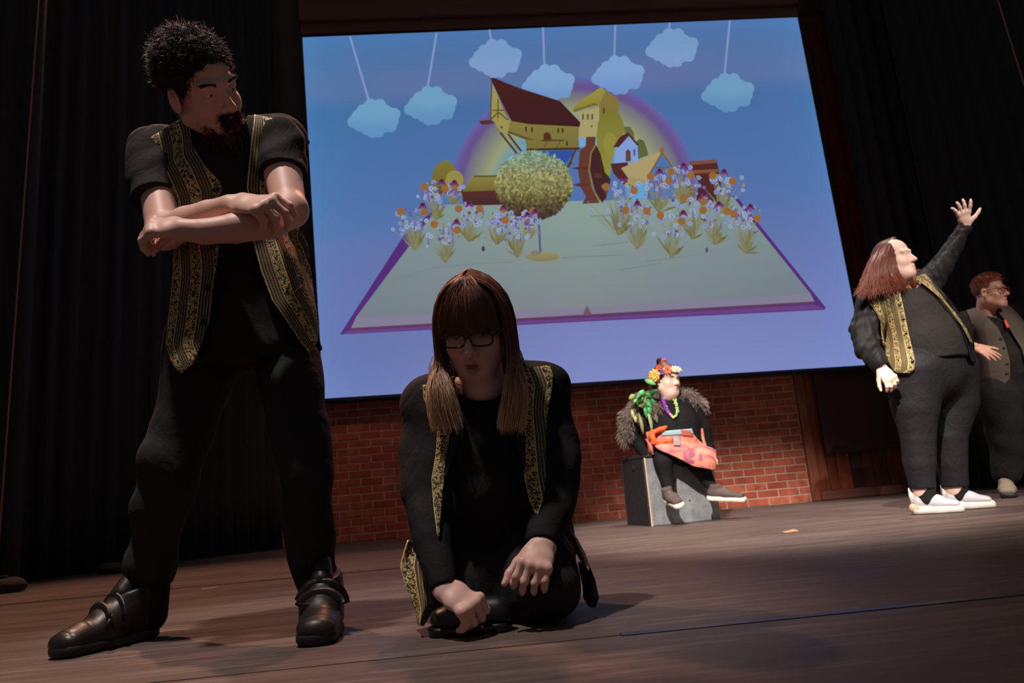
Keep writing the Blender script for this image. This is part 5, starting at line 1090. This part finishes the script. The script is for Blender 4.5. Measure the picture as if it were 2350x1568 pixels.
def waver():
    X = nrm(np.array([.86, .35, 0])); z = np.array([0, 0, 1.]); base = (onZ(2135, 1182)+onZ(2222, 1172))/2; base[2] = 0
    hc = onY(2052, 596, 3.95); HR = hframe(36, -4, 5); hs = 1.0
    fh = Fd(); P = head(fh, hc, HR, hs, 0, 1.05, 1.0); nb = J(2058, 655, 4.0); fh.cap(P(0, -.03, -.06), nb, .06, .066, .03); fh.ball(P(0, .025, -.105), .042, .04); hd = surf(fh, .005)
    ft = Fd().ecap(J(2138, 850, 4.05), J(2128, 780, 4.02), X, (.185, .17), (.185, .17), .08).ecap(J(2128, 780, 4.02), J(2100, 710, 4.02), X, (.175, .165), (.165, .15), .08).ecap(J(2100, 710, 4.02), J(2072, 670, 4.03), X, (.16, .14), (.12, .10), .06)
    pchain(ft, [(2000, 685, 4.0, 24), (2060, 665, 4.02, 30), (2118, 655, 4.06, 25)], .06)
    aR = Fd(); pR = [(1998, 695, 4.0, 30), (1984, 755, 4.0, 28), (1990, 800, 3.97, 25), (2022, 842, 3.92, 16)]; pchain(aR, pR, .03)
    aL = Fd(); pL = [(2118, 660, 4.06, 30), (2152, 622, 4.08, 24), (2185, 572, 4.08, 18), (2214, 524, 4.05, 13)]; pchain(aL, pL, .03)
    hf = Fd(); w0 = J(2024, 846, 3.915); k0 = J(2040, 866, 3.87); hand(hf, w0, w0+nrm(k0-w0)*.088, nrm(np.array([-.3, -.85, .35])), [(.6, .8, .4), (.7, .8, .4), (.75, .8, .4), (.75, .8, .4)], 1, 1.0, .06, (.7, .5, -.4), .3, .03)
    w1 = J(2215, 518, 4.05); k1 = J(2212, 494, 4.03); hand(hf, w1, w1+nrm(k1-w1)*.080, nrm(np.array([-.25, -.95, .15])), [(-.1, .35, .3), (.1, .4, .3), (.0, .45, .3), (.15, .5, .4)], 1, 1.02, .22, (.5, .9, -.2), .2, .030); Hh = surf(hf, .0045)
    lg = Fd(); pchain(lg, [(2098, 850, 4.0, 62), (2100, 930, 4.02, 50), (2107, 1000, 4.04, 36), (2110, 1060, 4.07, 33), (2118, 1130, 4.10, 25)], .05); pchain(lg, [(2180, 845, 4.1, 58), (2190, 920, 4.12, 48), (2180, 1000, 4.14, 35), (2183, 1060, 4.17, 32), (2192, 1125, 4.20, 25)], .05)
    bod = ft.copy(); bod.ops += aR.ops+aL.ops+lg.ops; B = surf(bod.inflate(-.008), .012); V, Q = join([hd, B, Hh])
    root = mk('person', V, Q, M_SKIN, None, base, cols=face_cols(V, hc, HR, hs, S((238, 200, 184)), S((205, 125, 118)), S((238, 172, 158)))); tag(root, 'auburn-haired person in cream patterned vest and white trainers raising an arm', 'person'); eyes(hc, HR, hs, root, look=(0, -.3))
    for sg in (-1, 1): f = Fd().ell(hc+HR@np.array([sg*.031*1.0, .0735, .002]), (.0125, .0115, .0105), HR); v, q = surf(f, .003); mk('eyelid', v, q, simple('eyelid_skin', S((232, 190, 174)), .5), root)
    tp = ft.inflate(.006); tp.ecap(J(2138, 850, 4.05), J(2130, 785, 4.03), X, (.201, .188), (.196, .181), .05); tp.half(J(2150, 826, 3.9), nrm(np.array([.05, -.1, -1.])), None, None); tp.half(nb+[0, -.01, -.02], (.2, -.2, 1), nb, .12); v, q = surf(tp, .008, wrinkle(.005, (26, 26, 34), 61)); mk('top', v, q, M_JERSEY, root)
    for nm, pp, w_, d_ in (('sleeve', pR, w0, w0-J(1990, 800, 3.97)), ('sleeve', pL, w1, w1-J(2185, 570, 4.08))):
        f = Fd().chain([(J(*q)[0], J(*q)[1]+.007) for q in pp], .03); f.half(w_-nrm(d_)*.004, d_, w_, .09); v, q = surf(f, .006, wrinkle(.0085, (110, 110, 90), 63)); mk(nm, v, q, M_VELV, root)
    tr = lg.inflate(.004); tr.ecap(J(2138, 850, 4.05), J(2130, 785, 4.03), X, (.192, .178), (.188, .173), .05)
    for (x, y, Yy) in ((2118, 1122, 4.10), (2192, 1117, 4.20)): tr.half(J(x, y, Yy), -z, J(x, y+20, Yy), .10)
    tr.half(J(2130, 755, 4.0), z); v, q = surf(tr, .008, wrinkle(.003, (26, 26, 30), 64)); mk('leggings', v, q, M_LEGG, root)
    so = None
    for (x, y, Yy) in ((2118, 1110, 4.10), (2192, 1105, 4.20)): p_ = J(x, y, Yy); f = Fd().cap(p_, p_*[1, 1, 0]+[0, 0, .085], .066, .054); v, q = surf(f, .008); mk('sock', v, q, M_KNIT, root)
    M_WH = simple('white_mesh', S((196, 192, 200)), .7, 0, .3, .08, 200, .2); M_SO = simple('cream_foam', S((214, 208, 198)), .5); M_HE = simple('tan_heel', S((205, 165, 140)), .6)
    for (ak, d) in ((J(2118, 1130, 4.10), nrm(np.array([.84, -.54, 0]))), (J(2192, 1125, 4.20), nrm(np.array([.88, -.47, 0])))):
        hl = ak*[1, 1, 0]-d*.062; s_ = np.array([-d[1], d[0], 0]); Lf = .245; qq = lambda a, sd, h: hl+d*a*Lf+s_*sd+z*h*1.18
        f = Fd().ecap(qq(.14, 0, .06), qq(.5, 0, .055), s_, (.036, .042), (.042, .036), .025).ecap(qq(.5, 0, .05), qq(.86, 0, .04), s_, (.042, .034), (.036, .02), .025).cap(qq(.22, 0, .07), qq(.26, 0, .11), .04, .042, .02).half(qq(0, 0, .032), -z).half(qq(.25, 0, .13), z+d*.25); v, q = surf(f, .005); sh = mk('shoe', v, q, M_WH, root)
        f = Fd().ecap(qq(.10, 0, .022), qq(.5, 0, .018), s_, (.040, .036), (.045, .034), .015).ecap(qq(.5, 0, .018), qq(.9, 0, .016), s_, (.045, .034), (.038, .028), .015).half(qq(0, 0, .002), -z, k=.001).half(qq(0, 0, .036), z-d*.1, k=.001); v, q = surf(f, .005); mk('sole', v, q, M_SO, sh)
        f = Fd().ecap(qq(.03, 0, .03), qq(.10, 0, .03), s_, (.034, .03), (.042, .032), .01).half(qq(0, 0, .003), -z).half(qq(.13, 0, 0), d); v, q = surf(f, .005); mk('heel_block', v, q, M_HE, sh)
        MB().tube([qq(.05, 0, .05), qq(.02, 0, .09), qq(-.01, 0, .125)], [.022, .018, .006], 8).build('heel_tab', M_SO, sh, True)
        for a in (.40, .48, .56, .64): MB().tube([qq(a, -.026, .075-.05*(a-.3)), qq(a+.01, 0, .096-.07*(a-.3)), qq(a, .026, .075-.05*(a-.3))], .0035, 5).build('lace', M_SO, sh, True)
    vb = ft.inflate(.016); vb.ops += [o for o in tr.inflate(.008).ops if o[4] == 'u']; vb.chain([(J(*q)[0], J(*q)[1]+.004) for q in pR[:3]], .05)
    vp, G = drape_panel('vest_front', [(1978, 664), (1990, 690), (2010, 715), (2022, 740), (2026, 780), (2032, 820), (2050, 850), (2062, 857)], [(2062, 658), (2070, 690), (2078, 730), (2086, 770), (2096, 810), (2100, 830), (2098, 848), (2086, 856)], vb, .018, 4.0, M_BROC, root, 30, 70, umirror=True)
    for j in (3, 14, 25, 36, 47, 58): btn('button', G[j, -4]+[0, -.004, 0], .010, vp, M_FRAME)
    vq, G = drape_panel('vest_front', [(2094, 636), (2118, 650), (2140, 668), (2160, 685), (2185, 715), (2210, 750), (2228, 786)], [(2124, 628), (2138, 645), (2152, 668), (2168, 688), (2192, 717), (2217, 752), (2233, 787)], vb, .012, 4.05, M_BROC, root, 12, 60)
    v2, _ = drape_panel('vest_lining', [(2172, 680), (2192, 715), (2206, 750), (2218, 790), (2230, 830)], [(2180, 688), (2204, 722), (2224, 754), (2236, 788), (2240, 834)], vb, .0, 4.12, M_LINING, root, 10, 40)
    bk_ = ft.inflate(.014); bk_.half(J(2100, 750, 4.06), -np.cross(X, z)*-1 if False else (X[1], -X[0], 0)); bk_.half(nb, z); v, q = surf(bk_, .010); mk('vest_back', v, q, M_LINING, root)
    HP = lambda x, y, z_: hc+HR@(np.array([x*1.05, y, z_])*hs)
    fc = Fd().ell(HP(0, -.018, .040), np.array([.080, .092, .086]), HR, .01); fc.half(HP(0, .045, .05), HR@np.array([0, 1, -.45])); fc.cap(HP(.01, -.06, .0), HP(.02, -.07, -.10), .068, .06, .04); v, q = surf(fc, .007); 
    def kf(i):
        sg = 1 if RS.random() < .72 else -1; t_ = RS.random(); rr = RS.random()*.014; p0 = (sg*.004, .04-.09*t_, .128); a = -.15+1.45*t_; dx, dy = sg*math.cos(a-.35), .55-1.5*t_
        dy = max(-1, min(.5 if sg > 0 else -.25, dy)); dx = sg*math.sqrt(max(.06, 1-dy*dy)); s1 = (dx*(.09+rr), dy*(.108)-.01, .05); s2 = (dx*(.10+rr), dy*.115-.012, -.03); s3 = (dx*(.105+rr), dy*.11-.015, -.10)
        if sg > 0:
            u = RS.random()**.8; j_ = lambda: RS.normal()*2.0; lp = lambda a, b: a+(b-a)*u; dep = 3.955-.105*math.sqrt(max(0, 1-(1.75*u-.95)**2))-RS.random()*.012; wv = 5*math.sin(u*17+RS.normal()*.3)
            return [HP(.004, .045-.06*u, .122), onY(lp(2062, 2012)+j_(), lp(570, 576)+j_(), dep+.02), onY(lp(2058, 1994)+j_(), lp(590, 604), dep), onY(lp(2062, 1984)+j_(), lp(612, 630), dep-.008), onY(lp(2064, 1983)+j_()+wv, lp(634, 645), dep-.012), onY(lp(2080, 1976)+j_()*2, lp(646, 662)+RS.normal()*5, dep-.006), onY(lp(2086, 1974)+j_()*3+wv, lp(656, 676)+RS.normal()*6, dep-.004)]
        if sg > 0: e = onY(1968+RS.uniform(0, 130)*(1-.6*t_), 655+RS.normal()*9, 3.88+.16*t_+RS.normal()*.012)
        else: e = onY(2092+RS.uniform(0, 34), 634+RS.normal()*6, 4.07+RS.normal()*.012)
        w3 = HP(*s3); m_ = (w3+e)/2+np.array([RS.normal()*.012-.008, -.012, RS.normal()*.008]); return [HP(*p0), HP(dx*.06, dy*.07, .112), HP(*s1), HP(*s2), w3, m_, e+np.array([-.01, 0, .012]), e]
    hr = long_hair('hair', root, hc, HR, hs, kf, 1900, 15, (S((88, 42, 30)), S((124, 64, 46)))); mk('hair_base', v, q, simple('auburn_base', S((80, 38, 28)), .6), hr)
    for (x, y, Yy) in ((2050, 640, 3.86), (2097, 643, 3.90), (2020, 650, 3.9), (1985, 655, 3.93)): f = Fd().ell(J(x, y, Yy), (.026, .022, .045)); v, q = surf(f, .006, wrinkle(.01, (110, 110, 50), int(x))); mk('curl', v, q, simple('auburn_curl', S((108, 54, 40)), .45, 0, .5, .4, 150), hr)
waver()
# ================================================================== PERSON in the grey waistcoat (far right)
M_TWEED = (lambda t: (t.p('Base Color', t.mix(t.noise(260, t.geo(), 2), S((78, 70, 64)), S((112, 102, 94)))).p('Roughness', .9).p('Specular IOR Level', .15).bump(t.noise(300, t.geo()), .2, .002), t.m)[1])(NT('grey_tweed'))
def waistcoat():
    X = nrm(np.array([.93, .3, 0])); z = np.array([0, 0, 1.]); base = onZ(2340, 1135); base[2] = 0; base[0] += .12
    hc = onY(2272, 672, 4.9); HR = hframe(30, 0, 0); hs = 1.02
    fh = Fd(); P = head(fh, hc, HR, hs, .006, 1.02); nb = J(2262, 728, 4.98); fh.cap(P(0, -.035, -.06), nb, .06, .066, .03); hd = surf(fh, .0055)
    ft = Fd().ecap(J(2320, 900, 5.0), J(2315, 840, 5.0), X, (.20, .16), (.195, .16), .08).ecap(J(2315, 840, 5.0), J(2290, 765, 5.0), X, (.185, .155), (.175, .135), .07); pchain(ft, [(2215, 735, 4.97, 18), (2262, 728, 5.0, 22), (2325, 722, 5.06, 19)], .06)
    aR = Fd(); pR = [(2214, 738, 4.97, 21), (2205, 775, 4.95, 18), (2204, 800, 4.93, 16), (2238, 795, 4.84, 12)]; pchain(aR, pR, .03); aL = Fd(); pL = [(2330, 722, 5.06, 22), (2380, 700, 5.08, 18), (2430, 690, 5.08, 15), (2480, 680, 5.05, 12)]; pchain(aL, pL, .03)
    hf = Fd(); w0 = J(2236, 796, 4.845); k0 = J(2258, 806, 4.80); hand(hf, w0, w0+nrm(k0-w0)*.09, nrm(np.array([.1, -1, .2])), [(.12, .15, .1)]*4, -1, 1.05, .12, (.8, .55, 0), .1, .03); w1 = J(2482, 680, 5.05); hand(hf, w1, w1+np.array([.085, 0, .02]), (0, -.4, 1), [(.2, .2, .1)]*4, -1, 1.0); Hh = surf(hf, .0055)
    lg = Fd(); pchain(lg, [(2290, 905, 4.98, 46), (2305, 985, 4.98, 38), (2312, 1040, 5.0, 33), (2310, 1085, 5.02, 28)], .05); pchain(lg, [(2360, 900, 5.1, 46), (2385, 985, 5.1, 38), (2395, 1040, 5.12, 33), (2398, 1080, 5.14, 28)], .05)
    bod = ft.copy(); bod.ops += aR.ops+aL.ops+lg.ops; B = surf(bod.inflate(-.008), .013); V, Q = join([hd, B, Hh]); root = mk('person', V, Q, M_SKIN, None, base, cols=face_cols(V, hc, HR, hs, S((222, 168, 146)), S((180, 100, 92)), S((220, 140, 120))))
    tag(root, 'person with short ginger hair, glasses and grey tweed waistcoat, hand on hip', 'person'); eyes(hc, HR, hs, root)
    sh = ft.inflate(.006); sh.ops += aR.inflate(.006).ops+aL.inflate(.006).ops; sh.half(nb+[0, 0, .0], (.2, -.2, 1), nb, .11); sh.half(w0+(J(*pR[2][:3])-w0)*.25, w0-J(*pR[2][:3]), w0, .09); sh.half(J(2478, 680, 5.05), (1., 0, .1), J(2490, 680, 5.05), .1); v, q = surf(sh, .009, wrinkle(.006, (34, 34, 40), 71)); mk('shirt', v, q, M_TEE, root)
    tr = lg.inflate(.006); tr.ecap(J(2322, 900, 5.0), J(2320, 870, 5.0), X, (.205, .165), (.2, .16), .05); tr.half((0, 0, .03), -z); tr.half(J(2320, 850, 5.0), z); v, q = surf(tr, .010, wrinkle(.012, (16, 16, 36), 72)); mk('jeans', v, q, black('black_denim', .026, (1, .97, .95), .8), root)
    M_G = simple('grey_suede', S((150, 135, 120)), .8, 0, .3, .2, 60); M_B = simple('black_sole', (.015, .015, .017), .5)
    for (hl, to) in ((onZ(2308, 1118)*[1, 1, 0], onZ(2316, 1144)*[1, 1, 0]), (np.array([4.08, 5.2, 0]), np.array([4.2, 4.95, 0]))):
        d = nrm(to-hl); s_ = np.array([-d[1], d[0], 0]); Lf = .28; hl = to-d*Lf; qq = lambda a, sd, h: hl+d*a*Lf+s_*sd+z*h
        f = Fd().ecap(qq(.14, 0, .055), qq(.5, 0, .055), s_, (.042, .045), (.05, .042), .025).ecap(qq(.5, 0, .05), qq(.86, 0, .042), s_, (.05, .038), (.045, .026), .025).cap(qq(.22, 0, .07), qq(.25, 0, .10), .045, .045, .02).half(qq(0, 0, .025), -z); v, q = surf(f, .006); so = mk('shoe', v, q, M_G, root)
        f = Fd().ecap(qq(.1, 0, .016), qq(.9, 0, .016), s_, (.05, .035), (.05, .035), .015).half(qq(0, 0, .002), -z, k=.001).half(qq(0, 0, .034), z, k=.001); v, q = surf(f, .006); mk('sole', v, q, M_B, so)
    vb = ft.inflate(.014)
    vp, G = drape_panel('waistcoat_front', [(2218, 712), (2226, 730), (2232, 760), (2236, 800), (2234, 840), (2232, 868), (2262, 880)], [(2236, 706), (2262, 724), (2290, 752), (2308, 790), (2318, 830), (2318, 870), (2298, 890)], vb, .010, 5.0, M_TWEED, root, 24, 60)
    for j in (26, 32, 42, 48): btn('button', G[j, -3]+[0, -.004, 0], .009, vp, M_FRAME)
    drape_panel('waistcoat_front', [(2284, 706), (2306, 735), (2326, 770), (2345, 800), (2356, 840), (2360, 880)], [(2316, 700), (2345, 730), (2370, 760), (2385, 800), (2390, 840), (2388, 880)], vb, .010, 5.05, M_TWEED, root, 16, 50)
    bg, _ = drape_panel('badge', [(2304, 735), (2311, 754)], [(2309, 733), (2318, 752)], vb, .018, 5.05, simple('red_badge', S((235, 85, 60)), .5), root, 4, 6)
    bk_ = ft.inflate(.012); bk_.half(J(2300, 800, 5.02), (X[1], -X[0], 0)); bk_.half(nb, z); v, q = surf(bk_, .011); mk('waistcoat_back', v, q, M_LINING, root)
    HP = lambda x, y, z_: hc+HR@(np.array([x, y, z_])*hs)
    fc = Fd().ell(HP(0, -.014, .052), np.array([.082, .102, .084])*hs, HR, .01); fc.half(HP(0, .072, .062), HR@np.array([0, 1, -.55])); fc.half(HP(0, 0, .050), HR@np.array([0, .12, -1.])); v, q = surf(fc, .006, wrinkle(.006, (110, 110, 60), 81)); hr = mk('hair', v, q, simple('ginger_hair', S((150, 82, 52)), .55, 0, .4, .35, 120), root)
    fs = Fd().ell(HP(0, -.014, .040), np.array([.0785, .099, .086])*hs, HR, .01); fs.half(HP(0, .03, .0), HR@np.array([0, 1, -.2])); fs.half(HP(0, 0, -.03), HR@np.array([0, .3, -1.])); v, q = surf(fs, .006); mk('shaved_side', v, q, simple('cropped_hair', S((120, 74, 58)), .8), hr)
    n = 900; d = RS.normal(size=(n*2, 3)); d /= np.linalg.norm(d, axis=1)[:, None]; d = d[(d[:, 2] > .15)][:n]; r0 = np.array([0, -.014, .052])+d*np.array([.082, .102, .084]); pt = np.stack([r0, r0+d*.008+[0, .004, 0], r0+d*.014+np.array([0, .012, 0])], 1); pt = pt[(pt[:, 0, 1] < .07)]; strands(hc+(pt*hs)@HR.T, .0022, np.array(S((170, 92, 58)))*RS.uniform(.6, 1.3, (len(pt), 1)), 'hair_top', M_HAIR, hr)
    glasses(hc, HR, hs, root, simple('amber_plastic', S((150, 60, 40)), .3), .026, .019, .101, -.003, .0032)
waistcoat()
# ================================================================== small dark things by the drapes
M_BAG = simple('dark_canvas', (.05, .047, .035), .9, 0, .1, .3, 60, .3)
for (px, py, w_, lab) in ((252, 1318, .085, 'small dark canvas sandbag on the floor at the foot of the drape'), (4, 1362, .11, 'dark canvas sandbag on the floor under the thin reddish rope')):
    p = onZ(px, py); p[2] = 0; f = Fd().ell(p+[0, 0, .035], (w_, .06, .042), None, .02).ell(p+[w_*.6, .01, .03], (w_*.5, .055, .04), None, .03).half(p+[0, 0, .002], (0, 0, -1.)); v, q = surf(f, .008, wrinkle(.008, (60, 60, 60), 3))
    b_ = mk('sandbag', v, q, M_BAG); tag(b_, lab, 'sandbag', 'sandbags by the drapes')
    MB().tube([p+[-.03, 0, .06], p+[-.02, 0, .088], p+[.02, 0, .09], p+[.035, 0, .062]], .006, 6).build('handle', M_BAG, b_, True)
